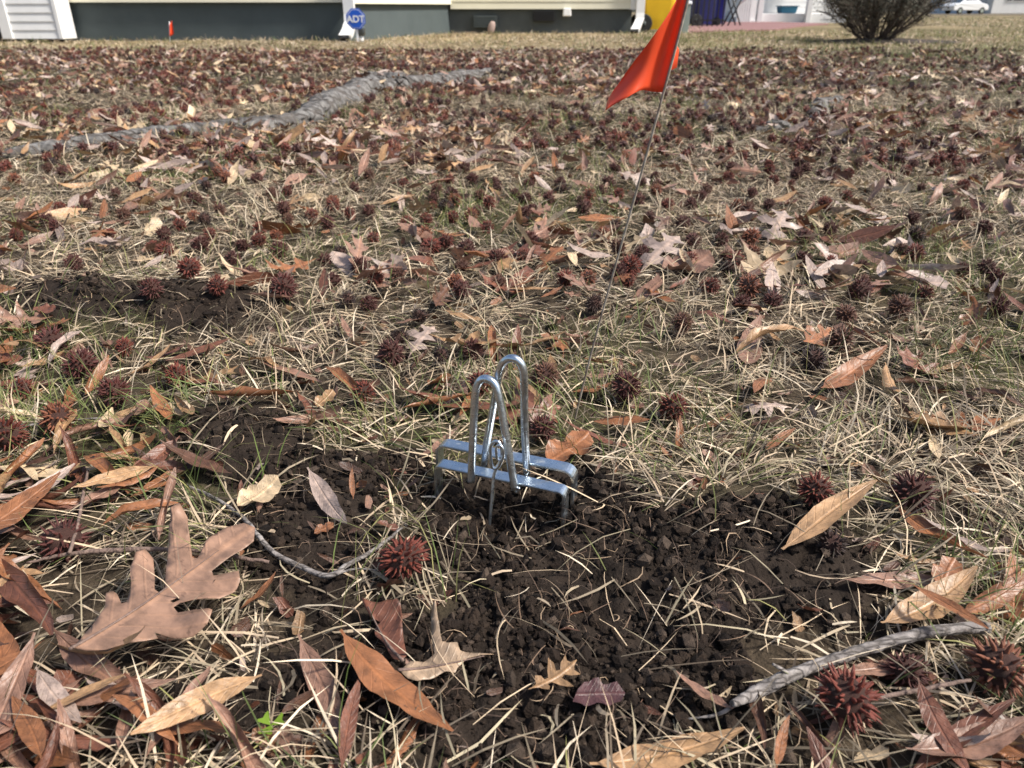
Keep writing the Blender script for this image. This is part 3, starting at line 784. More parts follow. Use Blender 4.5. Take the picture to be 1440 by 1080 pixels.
fh = empty('far_house', (p.x, YH, zh), 'pale blue grey house beyond the street past the parked car', 'house')
def fx(u, Y=YH): return at_depth(u, 15, Y).x - fh.location.x
clad(fh, (fh.location.x + fx(1394), YH, 0), (fh.location.x + fx(1560), YH, 0), 0.1, 30, 0.18, M_WHITE, 'siding_board')
clad(fh, (fh.location.x + fx(1360), YH + 1.5, 0), (fh.location.x + fx(1394), YH + 1.5, 0), 0.1, 30, 0.18, M_PALEHOUSE, 'siding_board')
obj('wall', box_me('wall', fx(1394) + 0.02, fx(1560), 0.01, 9, -0.5, 5.5), M_WHITE, fh)
obj('wall', box_me('wall', fx(1360), fx(1394), 1.51, 9, -0.5, 5.5), M_PALEHOUSE, fh)
obj('roof', prism('roof', [(fx(1350), -0.6), (fx(1570), -0.6), (fx(1570), 9.5), (fx(1350), 9.5)], 5.52, 5.9), M_ROOF, fh)
for (u0, u1) in ((1412, 1419), (1421, 1438), (1440, 1447), (1480, 1500)):
    wdw = obj('window', box_me('window', fx(u0) - 0.06, fx(u1) + 0.06, -0.08, -0.024, 1.25, 2.9), M_WHITE, fh)
    obj('pane', box_me('pane', fx(u0), fx(u1), -0.10, -0.081, 1.35, 2.8), M_GLASS, wdw)

# ------------------------------------------------------------------ surface roots
ROOTS = []
def surface_root(name, pix, rads, label, seed):
    P = [ground(u, v) for u, v in pix]
    P = smooth_path(P, 8)
    P = [Vector((p.x, p.y, h1(p.x, p.y))) for p in P]
    n = len(P); rad = np.interp(np.linspace(0, 1, n), np.linspace(0, 1, len(rads)), rads)
    rr = random.Random(seed)
    P = [p + Vector((rr.gauss(0, .008), rr.gauss(0, .008), -r * 0.02)) for p, r in zip(P, rad)]
    P = smooth_path(P, 3); rad = np.interp(np.linspace(0, 1, len(P)), np.linspace(0, 1, n), rad); n = len(P); ns_ = 26
    V, T = tube_np(P, list(rad), ns_)
    V = np.array(V); Pc = np.array(P)
    ii, kk = np.divmod(np.arange(n * ns_), ns_); an_ = kk / ns_ * 2 * np.pi
    d_ = 0.20 * fbm(ii * 0.16 + seed, np.cos(an_) * 2.2 + np.sin(an_) * 1.3, 3, 7) + 0.13 * fbm(ii * 0.05, an_ * 3.0, 2, 19) + 0.10 * fbm(ii * 0.7, an_ * 4.0, 2, 29)
    V[:n * ns_] = Pc[ii] + (V[:n * ns_] - Pc[ii]) * (1 + d_)[:, None]
    c = V.mean(0); c[2] = 0
    ROOTS.extend([(p.x, p.y, float(q)) for p, q in zip(P, rad)])
    o = obj(name, mesh_np(name, V - c, T), M_ROOT, label=label, cat='root'); o.location = c
    return o
surface_root('tree_root', [(5, 222), (60, 215), (120, 208), (200, 196), (300, 187), (400, 178), (440, 168), (480, 147), (520, 131), (560, 127), (610, 121), (650, 111), (690, 103)],
             [0.018, 0.03, 0.034, 0.036, 0.036, 0.042, 0.055, 0.072, 0.075, 0.062, 0.058, 0.048, 0.03], 'long gnarled grey root snaking across the leafy lawn', 1)
surface_root('tree_root', [(470, 148), (520, 118), (560, 116), (590, 113)], [0.02, 0.06, 0.05, 0.02], 'short grey root hump forking beside the long root', 5)
surface_root('tree_root', [(1140, 178), (1150, 160), (1158, 147), (1200, 140)], [0.01, 0.035, 0.03, 0.012], 'short bent grey root beyond the flag wire', 2)
surface_root('tree_root', [(1062, 186), (1090, 182), (1108, 180)], [0.012, 0.035, 0.012], 'small exposed grey root knuckle near the bent root', 3)

# ------------------------------------------------------------------ wire trap
bl, br = at_depth(620, 613.5, 0.574), at_depth(814, 653, 0.529)
ZB = 0.041
fl, fr = at_depth(618, 643, 0.549), at_depth(800, 682, 0.506)
TR = Vector(((bl.x + br.x) / 2, (bl.y + br.y) / 2, 0.0))
U = Vector((br.x - bl.x, br.y - bl.y, 0)).normalized()
W = Vector((U.y, -U.x, 0))            # towards the camera
trap = empty('mole_trap', TR, 'zinc plated wire mole trap with two tall loops set in dark soil', 'trap')
def strip(name, a, b, ztop, zbot_l, zbot_r, width, thick, rad=0.010):
    """inverted U strip in the plane of U/Z; its back edge runs from a to b, the strip is `width` deep towards the camera"""
    L_ = (Vector((b.x, b.y, 0)) - Vector((a.x, a.y, 0))).length
    pr = [(0, zbot_l)]
    for k in range(7):
        an = math.pi - k * math.pi / 12
        pr.append((rad + rad * math.cos(an), ztop - rad + rad * math.sin(an)))
    for k in range(7):
        an = math.pi / 2 - k * math.pi / 12
        pr.append((L_ - rad + rad * math.cos(an), ztop - rad + rad * math.sin(an)))
    pr.append((L_, zbot_r))
    bm = bmesh.new()
    o = Vector((a.x, a.y, 0)) - TR
    n = len(pr); rows = []
    for i, (s, z) in enumerate(pr):
        s0, z0 = pr[max(i - 1, 0)]; s1, z1 = pr[min(i + 1, n - 1)]
        t = Vector((s1 - s0, z1 - z0)).normalized(); nr = Vector((-t.y, t.x))   # outward
        row = []
        for (q, w_) in ((0, 0), (0, width), (-thick, width), (-thick, 0)):
            p = o + U * (s + nr.x * q) + W * w_ + Vector((0, 0, z + nr.y * q))
            row.append(bm.verts.new(p))
        rows.append(row)
    for i in range(n - 1):
        for k in range(4):
            bm.faces.new((rows[i][k], rows[i][(k + 1) % 4], rows[i + 1][(k + 1) % 4], rows[i + 1][k]))
    bm.faces.new(rows[0]); bm.faces.new(rows[-1][::-1])
    bmesh.ops.recalc_face_normals(bm, faces=bm.faces)
    ed = [e for e in bm.edges if len(e.link_faces) == 2 and e.calc_face_angle() > 1.2]
    bmesh.ops.bevel(bm, geom=ed, offset=0.0005, segments=2, affect='EDGES')
    return obj(name, bm_mesh(name, bm), M_ZINC, trap)
strip('jaw_frame', bl, br, ZB, -0.05, -0.05, 0.0130, 0.0024)
strip('jaw_frame', fl, fr, ZB - 0.006, -0.05, -0.05, 0.0125, 0.0024, rad=0.006)
ZO = lambda x, y: (560 + x / 3.175, 460 + y / 3.175)
def on_plane(zx, zy, origin, lean=0.0):
    u, v = ZO(zx, zy); d = Vector(ray(u, v)); n = (W + Vector((0, 0, 1)) * lean).normalized()
    o = Vector((0, 0, CAMH)); k = (origin - o).dot(n) / d.dot(n)
    return o + d * k
def trap_wire(name, pts, origin, rad, lean=0.0, closed=False, sm=5, wob=None):
    P = [on_plane(x, y, origin, lean) for x, y in pts]
    P = smooth_path(P, sm, closed)
    V, T = tube_np(P, rad, 14, closed)
    return obj(name, mesh_np(name, np.array(V) - np.array(TR), T), M_ZINC, trap)
of = Vector((fl.x, fl.y, 0)) + W * (0.0125 + 0.0036) + Vector((0, 0, ZB - 0.006))
ob = Vector((bl.x, bl.y, 0)) + W * (0.0130 + 0.0036) + Vector((0, 0, ZB))
trap_wire('handle_loop', [(325, 690), (327, 640), (331, 560), (336, 450), (341, 340), (346, 285), (358, 250), (378, 231), (402, 232), (425, 247), (443, 282), (457, 345), (475, 450), (492, 550), (508, 645), (522, 725)], of, 0.0032, lean=0.10)
trap_wire('loop_hook', [(520, 715), (523, 728), (530, 736), (537, 728), (538, 716)], of + W * 0.001, 0.0013)
trap_wire('handle_loop', [(384, 618), (392, 545), (408, 450), (428, 340), (443, 245), (452, 195), (470, 158), (497, 140), (525, 143), (548, 165), (560, 205), (562, 270), (563, 370), (566, 480), (571, 570), (574, 655)], ob, 0.0032, lean=-0.10)
trap_wire('trigger_ring', [(412, 565), (415, 530), (432, 510), (452, 516), (462, 545), (463, 585), (452, 618), (432, 632), (417, 612)], of + W * 0.002, 0.0013, closed=True)
trap_wire('trigger_ring', [(438, 560), (440, 535), (455, 528), (468, 545), (470, 580), (455, 595), (442, 585)], of + W * 0.0055, 0.0011, closed=True)
trap_wire('trigger_wire', [(463, 590), (450, 612), (434, 640), (425, 680), (419, 745), (412, 830), (404, 915), (398, 985)], of + W * 0.005, 0.0014, lean=0.25)
V, T = tube_np([on_plane(300, 632, of - W * 0.02), on_plane(745, 712, of - W * 0.02)], 0.0013, 8)
obj('pivot_rod', mesh_np('pivot_rod', np.array(V) - np.array(TR), T), M_ZINC, trap)

# ------------------------------------------------------------------ marker flags
fb = ground(808, 592)
flag = empty('marker_flag', fb, 'orange red vinyl flag on thin wire stuck in the lawn behind trap', 'flag')
YF = fb.y
def FP(u, v, dy=0.0): return at_depth(u, v, YF + dy)
wire = smooth_path([fb - Vector((0.006, 0, 0.05)), fb, FP(836, 480, -.002), FP(868, 365), FP(897, 262), FP(933, 131), FP(960, 30), FP(985, -75), FP(988, -90)], 5)
tube('wire_staff', wire, 0.0011, M_WIRE, flag, sides=8)
top = smooth_path([FP(984, -72), FP(955, -8, 0.004), FP(918, 52, -.006), FP(884, 98, .006), FP(860, 129, 0.028)], 5)
bot = smooth_path([FP(934, 130), FP(917, 129, 0.004), FP(899, 127, -.002), FP(876, 141, -0.012), FP(852, 156, -0.006)], 5)
n = len(top); rows = 15
V = []
for j in range(rows):
    s = j / (rows - 1)
    for i in range(n):
        t = i / (n - 1)
        a, b = bot[i], top[i]
        w0 = bot[0].lerp(top[0], s)
        p = a.lerp(b, s)
        # soft furls running down from the staff
        p = p + Vector((0, 1, 0)) * (0.006 * math.sin(t * 9 + s * 2.0) * t + 0.010 * math.sin(math.pi * s) * t)
        V.append(p - fb)
T = [(j * n + i, j * n + i + 1, (j + 1) * n + i + 1, (j + 1) * n + i) for j in range(rows - 1) for i in range(n - 1)]
fo = obj('flag_sheet', mesh_np('flag_sheet', V, T), M_FLAG, flag)
sm = fo.modifiers.new('thick', 'SOLIDIFY'); sm.thickness = 0.0003
V = [FP(935, 128, .003) - fb, FP(943, 99, .006) - fb, FP(952, 95, .012) - fb, FP(955, 70, .012) - fb, FP(950, 58, .004) - fb]
fo2 = obj('flag_flap', mesh_np('flag_flap', [tuple(v) for v in V], [(0, 1, 4), (1, 2, 3), (1, 3, 4)]), M_FLAG, flag)
sm = fo2.modifiers.new('thick', 'SOLIDIFY'); sm.thickness = 0.0003
# a second one far off by the house
b2 = Vector((at_depth(238, 57, 9.9).x, 9.9, 0)); b2.z = h1(b2.x, b2.y)
flag2 = empty('marker_flag', b2, 'small orange flag on wire standing before the slate foundation', 'flag')
tp = at_depth(238, 30, 9.9)
tube('wire_staff', [b2 - Vector((0, 0, .04)), b2.lerp(tp, .5), tp], 0.004, M_SIGNWHITE, flag2, sides=6)
V = []; T = []
for j in range(6):
    for i in range(7):
        t = i / 6; s = j / 5
        V.append(Vector((-0.002 - 0.05 * t + 0.03 * t * s, 0.02 * math.sin(t * 5), tp.z - b2.z - 0.14 * (1 - s) + 0.01 - 0.035 * t)))
T = [(j * 7 + i, j * 7 + i + 1, (j + 1) * 7 + i + 1, (j + 1) * 7 + i) for j in range(5) for i in range(6)]
f2 = obj('flag_sheet', mesh_np('flag_sheet', [tuple(v + Vector((tp.x - b2.x + 0.03, 0, 0))) for v in V], T), M_FLAG, flag2)
f2.modifiers.new('thick', 'SOLIDIFY').thickness = 0.001

# ------------------------------------------------------------------ twigs
def twig(name, pix, rads, mt, label, lift=0.006, seed=0, branches=(), end=False):
    P = smooth_path([ground(u, v, lift) for u, v in pix], 6)
    n = len(P); rad = np.interp(np.linspace(0, 1, n), np.linspace(0, 1, len(rads)), rads)
    rr = random.Random(seed)
    P = [p + Vector((rr.gauss(0, .00022), rr.gauss(0, .00022), rr.gauss(0, .0002))) for p in P]
    c = sum(P, Vector()) / n
    V, T = tube_np([p - c for p in P], list(rad), 10, rough=0.012, seed=seed)
    root = empty(name, c, label, 'twig')
    o = obj('main_stem', mesh_np('main_stem', V, T), mt, root)
    for k, (bpix, br_) in enumerate(branches):
        B = smooth_path([ground(u, v, lift + dz) for u, v, dz in bpix], 4)
        V, T = tube_np([p - c for p in B], list(np.linspace(br_[0], br_[1], len(B))), 8, rough=0.1, seed=seed + 5)
        obj('side_shoot', mesh_np('side_shoot', V, T), mt, root)
    if end:
        e = P[-1]; d = (P[-1] - P[-3]).normalized()
        V, T = tube_np([e - c - d * 0.001, e - c + d * 0.004], [rad[-1] * 0.75, rad[-1] * 0.55], 9, rough=0.2, seed=3)
        obj('broken_end', mesh_np('broken_end', V, T, False), M_WOODEND, root)
    return root
twig('twig', [(1030, 990), (1062, 974), (1098, 955), (1145, 937), (1200, 918), (1260, 900), (1300, 890), (1345, 884), (1388, 882)], [0.0021, 0.0042, 0.0042, 0.0036, 0.0037, 0.0038, 0.0038, 0.0036, 0.0043],
     M_BARK, 'pale grey broken stick lying among leaves beside the bare soil mound', 0.016, 3,
     branches=(([(1112, 950, 0), (1100, 942, .006), (1087, 934, .012)], (0.0018, 0.0008)), ([(1040, 985, -.004), (1010, 1005, -.008), (960, 1012, -.012)], (0.0016, 0.0005))), end=True)
twig('twig', [(262, 683), (300, 700), (338, 725), (362, 752), (385, 778), (425, 798), (462, 810), (490, 798), (520, 777), (548, 757), (565, 742)], [0.0013, 0.0016, 0.0018, 0.002, 0.0022, 0.0021, 0.0017, 0.0013, 0.0009],
     M_BARK, 'thin grey bent twig running from oak leaf towards the trap', 0.010, 8, branches=(([(470, 808, 0), (500, 800, .004), (530, 802, .004)], (0.001, 0.0005)),))
twig('twig', [(38, 792), (85, 781), (140, 775), (200, 772), (240, 773), (300, 775), (345, 786), (378, 790)], [0.0009, 0.0015, 0.0019, 0.0018, 0.0017, 0.0016, 0.0015, 0.0012],
     M_BROWNTWIG, 'thin brown straight twig beneath the large lobed leaf', 0.014, 9)
twig('twig', [(98, 778), (108, 740), (118, 690), (123, 662)], [0.0014, 0.0013, 0.0013, 0.0011], M_BROWNTWIG, 'dark reddish stalk leaning over leaves near the lobed leaf', 0.02, 12)
twig('twig', [(1215, 985), (1270, 975), (1330, 962), (1365, 957)], [0.0012, 0.0014, 0.0013, 0.001], M_BROWNTWIG, 'dark brown twig between the spiky balls below the broken stick', 0.02, 13)
twig('twig', [(0, 600), (40, 598), (90, 592), (140, 588), (165, 590)], [0.0013, 0.0013, 0.0011, 0.0009, 0.0008], M_BARK, 'slender grey twig under the curled leaves beside spiky balls', 0.012, 14)

# ------------------------------------------------------------------ seed balls
def ball_mesh(seed, n=62, low=False):
    """two meshes: woody core with pits, and curved beaks"""
    r_ = random.Random(seed)
    bm = bmesh.new(); bmesh.ops.create_icosphere(bm, subdivisions=0 if low else 3, radius=0.66)
    dirs = []
    for i in range(n):
        z = 1 - 2 * (i + .5) / n; a = i * 2.399963 + seed
        r = math.sqrt(1 - z * z); dirs.append(Vector((r * math.cos(a), r * math.sin(a), z)))
    dirs = [(d + Vector((r_.gauss(0, .09), r_.gauss(0, .09), r_.gauss(0, .09)))).normalized() for d in dirs]
    if not low:
        D = np.array(dirs)
        for v in bm.verts:
            q = np.array(v.co.normalized()); m = float((D @ q).max())
            v.co *= 0.80 + 0.22 * max(0, (m - 0.93) / 0.07)
    core = bm_mesh('core', bm, True)
    V = []; T = []
    for d in dirs:
        a = d.orthogonal().normalized(); a.rotate(Matrix.Rotation(r_.uniform(0, 6.28), 3, d)); b = d.cross(a)
        for s in ((-1, 1) if not low else (1,)):
            base = d * 0.56 + a * 0.055 * s
            L_ = r_.uniform(0.30, 0.52); out = (d + a * s * r_.uniform(0.10, 0.45) + b * r_.uniform(-.25, .25)).normalized()
            hook = (a * s * r_.uniform(-0.5, 0.3) + b * r_.uniform(-.4, .4))
            rad = r_.uniform(0.040, 0.066)
            if low:
                o = len(V)
                for k in range(3):
                    an = 2.0944 * k; V.append(tuple(base + (a * math.cos(an) + b * math.sin(an)) * 0.11))
                V.append(tuple(base + out * L_)); T += [(o, o + 1, o + 3), (o + 1, o + 2, o + 3), (o + 2, o, o + 3)]
            else:
                ps = [base, base + out * L_ * .55, base + out * L_ * .85 + hook * 0.06, base + out * L_ + hook * 0.16]
                rs_ = [rad * 1.7, rad, rad * .5]
                o = len(V)
                for k in range(3):
                    for q in range(5):
                        an = 2 * math.pi * q / 5; V.append(tuple(ps[k] + (a * math.cos(an) * 0.75 + b * math.sin(an)) * rs_[k]))
                V.append(tuple(ps[3]))
                for k in range(2):
                    for q in range(5):
                        i0 = o + k * 5 + q; i1 = o + k * 5 + (q + 1) % 5
                        T += [(i0, i1, i1 + 5), (i0, i1 + 5, i0 + 5)]
                for q in range(5): T.append((o + 10 + q, o + 10 + (q + 1) % 5, o + 15))
    spikes = mesh_np('spikes', V, T, smooth=True)
    return core, spikes
BALLS = [ball_mesh(s, 40 + 5 * s) for s in range(8)]
BALL_COL = {'rusty red': (0.17, 0.037, 0.022), 'dark maroon': (0.092, 0.024, 0.019), 'dull brown': (0.14, 0.062, 0.038), 'orange brown': (0.27, 0.095, 0.050), 'blackish brown': (0.045, 0.025, 0.020)}
V, T = tube_np([(0, 0, -0.7), (0.1, 0.05, -1.2), (0.35, 0.1, -1.9), (0.8, 0.1, -2.5)], [0.07, 0.05, 0.045, 0.05], 6)
STALK = mesh_np('stalk', V, T)
STALK.materials.append(M_BROWNTWIG)
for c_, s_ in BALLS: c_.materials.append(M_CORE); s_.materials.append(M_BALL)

BALL_POS = []
def seed_ball(x, y, dia, colour, label, group=None, sink=0.16, stalk=False):
    i = random.randrange(8); c_, s_ = BALLS[i]
    r = dia / 2
    o = empty('sweetgum_ball', (x, y, h1(x, y) + r * (1 - sink) + (0.004 if sink < 0.25 else 0)), label, 'seed ball', group)
    o.rotation_euler = (random.uniform(-3, 3), random.uniform(-1.4, 1.4), random.uniform(0, 6.28)); o.scale = (r * random.uniform(.9, 1.05), r, r * random.uniform(.78, 1.02))
    k = random.uniform(.85, 1.15); cc = BALL_COL[colour]
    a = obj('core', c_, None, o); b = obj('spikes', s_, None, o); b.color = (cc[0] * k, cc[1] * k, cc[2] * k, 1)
    if stalk: obj('stalk', STALK, None, o)
    BALL_POS.append((x, y, r))
    return o
HB = [  # u, v (centre), size px, colour, label
 (568, 800, 80, 'rusty red', 'rusty red spiky ball on bare soil at the end of bent twig'),
 (1187, 1000, 105, 'rusty red', 'large rusty red spiky ball just below the broken grey stick'),
 (1398, 955, 112, 'orange brown', 'big orange brown weathered spiky ball under the broken stick end'),
 (1275, 942, 72, 'dark maroon', 'dark spiky ball half buried in leaves below the middle of broken stick'),
 (1280, 708, 80, 'dark maroon', 'dark maroon spiky ball in pale straw beside the flat tan leaf'),
 (1145, 697, 56, 'rusty red', 'spiky ball at the back of flat tan leaf near soil mound'),
 (1170, 760, 50, 'blackish brown', 'blackish ball tucked beneath the flat tan leaf'),
 (945, 580, 47, 'rusty red', 'bright rusty red spiky ball lying in straw right of the flag wire foot'),
 (880, 553, 50, 'dark maroon', 'dark red spiky ball beside curled leaf near the flag wire foot'),
 (762, 608, 44, 'dark maroon', 'spiky ball touching the rear wire loop of the trap'),
 (766, 540, 50, 'dull brown', 'brown spiky ball just behind the top of the rear wire loop'),
 (550, 506, 46, 'dark maroon', 'dark spiky ball left of the pair of big tan lobed leaves'),
 (75, 490, 58, 'dark maroon', 'dark maroon ball at the foot of the larger mole hill'),
 (117, 524, 58, 'dark maroon', 'dark maroon ball beside upright orange leaf below the mole hill'),
 (85, 601, 60, 'orange brown', 'orange brown spiky ball above the slender grey twig'),
 (14, 624, 62, 'rusty red', 'rusty red spiky ball at the tip of the slender grey twig'),
 (162, 560, 50, 'dark maroon', 'small dark ball behind upright orange leaf'),
 (92, 765, 92, 'dark maroon', 'dark red spiky ball buried in leaves under the brown twig'),
 (1181, 486, 46, 'dull brown', 'brown spiky ball above the narrow orange leaf in green straw'),
 (1143, 512, 42, 'blackish brown', 'blackish ball at the end of the narrow orange leaf'),
 (1206, 417, 46, 'dark maroon', 'dark maroon ball beside a folded tan leaf in right hand straw'),
 (1052, 411, 40, 'orange brown', 'orange brown ball standing alone below the holed pale leaf'),
 (835, 433, 34, 'blackish brown', 'black weathered ball close by the flag wire'),
 (885, 383, 38, 'rusty red', 'rusty ball leaning on the flag wire beside grey leaves'),
 (268, 388, 38, 'rusty red', 'rusty red ball above the smaller mole hill, beside the pale leaf'),
 (308, 413, 36, 'rusty red', 'rusty ball on a whitish leaf at the top of the smaller mole hill'),
 (212, 404, 36, 'dark maroon', 'dark ball in straw between the two mole hills'),
 (400, 413, 44, 'dark maroon', 'dark maroon ball behind the leaf by the smaller mole hill'),
]
placed = []
for (u, v, s, colour, lab) in HB:
    g = ground(u, v, 0.012)
    depth = g.y * math.cos(PITCH) + (CAMH - g.z) * math.sin(PITCH)
    dia = min(max(s * depth / F, 0.024), 0.042)
    seed_ball(g.x, g.y, dia, colour, lab, sink=0.30 if 'buried' in lab or 'beneath' in lab else 0.14, stalk='alone' in lab)
    placed.append((g.x, g.y))
HB2 = [(330, 378), (395, 368), (355, 402), (470, 410), (490, 436), (640, 412), (700, 414), (650, 388), (607, 362), (590, 462), (745, 350), (1130, 348), (1165, 335), (1165, 382), (1080, 300),
       (1020, 372), (1285, 346), (1350, 318), (1380, 334), (1392, 426), (285, 360), (480, 370), (560, 400), (700, 380), (1280, 320), (1110, 270), (1098, 330)]
# landmarks for labels
def inpoly_house(x, y):
    xb = np.where(y < 13.3, xa1 + (xb1 - xa1) * np.clip((y - YA) / (YC - YA), 0, 1), xc1)
    return (y > 9.95) & (x < xb + 0.06) & ((y > 10.4) | (x < psk_x(84) + 0.1))
LAND = [((TR.x, TR.y), 0.13, 'by the wire trap'), ((fb.x, fb.y), 0.10, 'by the flag wire foot'), (tuple(ground(110, 430).xy), 0.15, 'by the larger mole hill'),
        (tuple(ground(285, 445).xy), 0.12, 'by the smaller mole hill'), (tuple(ground(1060, 810).xy), 0.12, 'by the bare soil mound'), (tuple(ground(230, 820).xy), 0.13, 'by the large lobed leaf'),
        (tuple(ground(1220, 920).xy), 0.12, 'by the broken grey stick'), (tuple(ground(420, 790).xy), 0.09, 'by the bent grey twig'), (tuple(ground(700, 490).xy), 0.12, 'by the two big tan lobed leaves'),
        (tuple(ground(1040, 390).xy), 0.16, 'by the holed pale leaf')]
for k, (u, v) in enumerate([(60, 212), (200, 196), (340, 184), (450, 160), (540, 125)]): LAND.append((tuple(ground(u, v).xy), 0.45, 'by the long grey root'))
def where(x, y):
    best = None
    for (p, r, w) in LAND:
        d = math.hypot(p[0] - x, p[1] - y) / r
        if d < 1 and (best is None or d < best[0]): best = (d, w)
    if best: return best[1]
    if y < 1.6 and float(soil_mask(np.array([x]), np.array([y]))[0]) > 0.5: return 'on open dark soil'
    side = 'on the root side of the flag' if x < fb.x - 0.25 else ('on the shrub side of the flag' if x > fb.x + 0.25 else 'behind the flag')
    if y < 0.85: return 'in straw around the trap' + (', mole hill side' if x < TR.x - 0.1 else (', stick side' if x > TR.x + 0.1 else ''))
    if y < 1.25: return 'in matted straw ' + side
    if y < 1.8: return 'in leafy straw ' + side
    return 'in thin straw ' + side

cand = [(ground(u, v).x, ground(u, v).y) for u, v in HB2]
def clumpy(x, y): return np.clip(0.5 + 1.2 * fbm(x * 1.6, y * 1.6, 3, 44), 0.05, 1.4)
N0 = 26000
yy = np.sqrt(rng.uniform(0.7 ** 2, 8.3 ** 2, N0)); xx = rng.uniform(-1, 1, N0) * (0.12 + 0.80 * yy)
dens = np.clip(clumpy(xx, yy), 0, 1.2) * 0.30
dens *= np.where((xx > 0.3 * yy) & (yy > 3.5), 0.65, 1) * np.clip((8.4 - yy) / 1.2, 0, 1) * np.where(yy < 0.95, 0.35, 1.0)
keep = rng.uniform(0, 1, N0) < dens * 1.7
soilv = soil_mask(xx, yy); keep &= soilv < 0.3
rest = list(zip(xx[keep], yy[keep])); rest.sort(key=lambda p: p[1] + 0.1 * abs(p[0]))
for p in cand + rest:
    ok = True
    if math.hypot(p[0] - TR.x, p[1] - TR.y) < 0.09: continue
    for q in placed[-60:] if p[1] > 1.5 else placed:
        if abs(q[0] - p[0]) < 0.03 and abs(q[1] - p[1]) < 0.03 and math.hypot(q[0] - p[0], q[1] - p[1]) < 0.033: ok = False; break
    if ok: placed.append(p)
extra = placed[len(HB):]
names = list(BALL_COL)
n_ind = 300 - len(HB)
for (x, y) in extra[:n_ind]:
    colour = random.choices(names, [5, 6, 2, 1, 1])[0]
    dia = random.uniform(0.027, 0.037); size = 'small' if dia < 0.030 else ('large' if dia > 0.0345 else 'medium')
    w = where(x, y)
    seed_ball(x, y, dia, colour, f'{size} {colour} spiky ball {w}', f'{size} {colour} spiky balls {w}', sink=random.uniform(0.0, 0.2), stalk=random.random() < 0.12)
# remaining far balls as one mass
far_pts = np.array(extra[n_ind:])
lows = []
for s in range(3):
    c_, s_ = ball_mesh(20 + s, 40, low=True)
    Vc = np.array([v.co[:] for v in c_.vertices]); Tc = np.array([p.vertices[:] for p in c_.polygons])
    Vs = np.array([v.co[:] for v in s_.vertices]); Ts = np.array([p.vertices[:] for p in s_.polygons])
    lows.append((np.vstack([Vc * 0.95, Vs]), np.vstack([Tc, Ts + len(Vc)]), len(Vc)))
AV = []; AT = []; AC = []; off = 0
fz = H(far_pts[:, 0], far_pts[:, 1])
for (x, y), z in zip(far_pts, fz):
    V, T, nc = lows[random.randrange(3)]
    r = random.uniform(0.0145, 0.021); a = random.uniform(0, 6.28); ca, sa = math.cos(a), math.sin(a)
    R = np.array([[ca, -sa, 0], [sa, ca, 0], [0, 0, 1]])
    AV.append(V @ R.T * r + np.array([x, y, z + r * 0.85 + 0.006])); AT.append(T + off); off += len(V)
    cc = np.array(BALL_COL[random.choices(names, [5, 6, 3, 1, 1])[0]]) * random.uniform(.8, 1.15)
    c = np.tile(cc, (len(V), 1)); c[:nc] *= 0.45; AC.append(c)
if AV:
    obj('sweetgum_ball_litter', mesh_np('sweetgum_ball_litter', np.vstack(AV), np.vstack(AT), False, col=np.vstack(AC)), M_BALLS, kind='stuff', label='distant spiky balls scattered over the leafy lawn', cat='seed balls')

# ------------------------------------------------------------------ leaves
LEAF_COL = {'orange brown': (0.27, 0.115, 0.052), 'tan': (0.37, 0.225, 0.118), 'pinkish brown': (0.28, 0.160, 0.115), 'greyish': (0.40, 0.31, 0.27), 'dark brown': (0.11, 0.055, 0.035),
            'reddish brown': (0.17, 0.070, 0.044), 'pale straw': (0.56, 0.43, 0.28), 'purplish': (0.085, 0.038, 0.040)}

def warp(P2, curl, bend, twist, wave, seed):
    """P2: (t along, y across) -> 3D with cross curl, lengthwise bend, twist and wavy edges"""
    t, y = P2[:, 0], P2[:, 1]
    r_ = random.Random(seed); ph = r_.uniform(0, 6)
    k = curl * (0.6 + 0.5 * np.sin(t * 2.6 + ph))
    k = np.where(np.abs(k) < 1e-3, 1e-3, k)
    ang = y * k * 7
    Y = np.sin(ang) / (k * 7); Z = (1 - np.cos(ang)) / (k * 7)
    Z = Z + wave * np.sin(t * 17 + ph) * np.abs(y) + wave * 0.4 * np.sin(t * 29 + y * 30 + ph)*np.abs(y)
    tw = twist * (t - 0.45)
    Y, Z = Y * np.cos(tw) - Z * np.sin(tw), Y * np.sin(tw) + Z * np.cos(tw)
    b = bend if abs(bend) > 1e-3 else 1e-3
    a = (t - 0.5) * b
    X = np.sin(a) / b; Zb = (1 - np.cos(a)) / b
    nx_, nz_ = -np.sin(a), np.cos(a)
    side = 0.03 * np.sin(t * 3.1 + ph)
    return np.stack([X + nx_ * Z, Y + side, Zb + nz_ * Z], 1)

def lance(width, curl, bend, twist, wave, seed, nt=20, ns=7, blunt=0.8, broken=0.0):
    ts = np.linspace(-0.06, 1 - broken, nt); V = []; UVs = []
    r_ = random.Random(seed * 3 + 1)
    for t in ts:
        if t < 0.0: w = 0.010
        else:
            w = max(0.010, width / 2 * (math.sin(math.pi * min(1, max(0, t)) ** 0.86)) ** blunt)
            w *= 1 + 0.05 * r_.uniform(-1, 1)
        for s in np.linspace(-1, 1, ns): V.append((t + (0.05 * broken * 4 * r_.uniform(-1, 1) if t == ts[-1] else 0), s * w)); UVs.append((t, s))
    V = np.array(V); P = warp(V, curl, bend, twist, wave, seed)
    T = [(j * ns + i, j * ns + i + 1, (j + 1) * ns + i + 1, (j + 1) * ns + i) for j in range(nt - 1) for i in range(ns - 1)]
    return P, np.array(T), np.array(UVs)

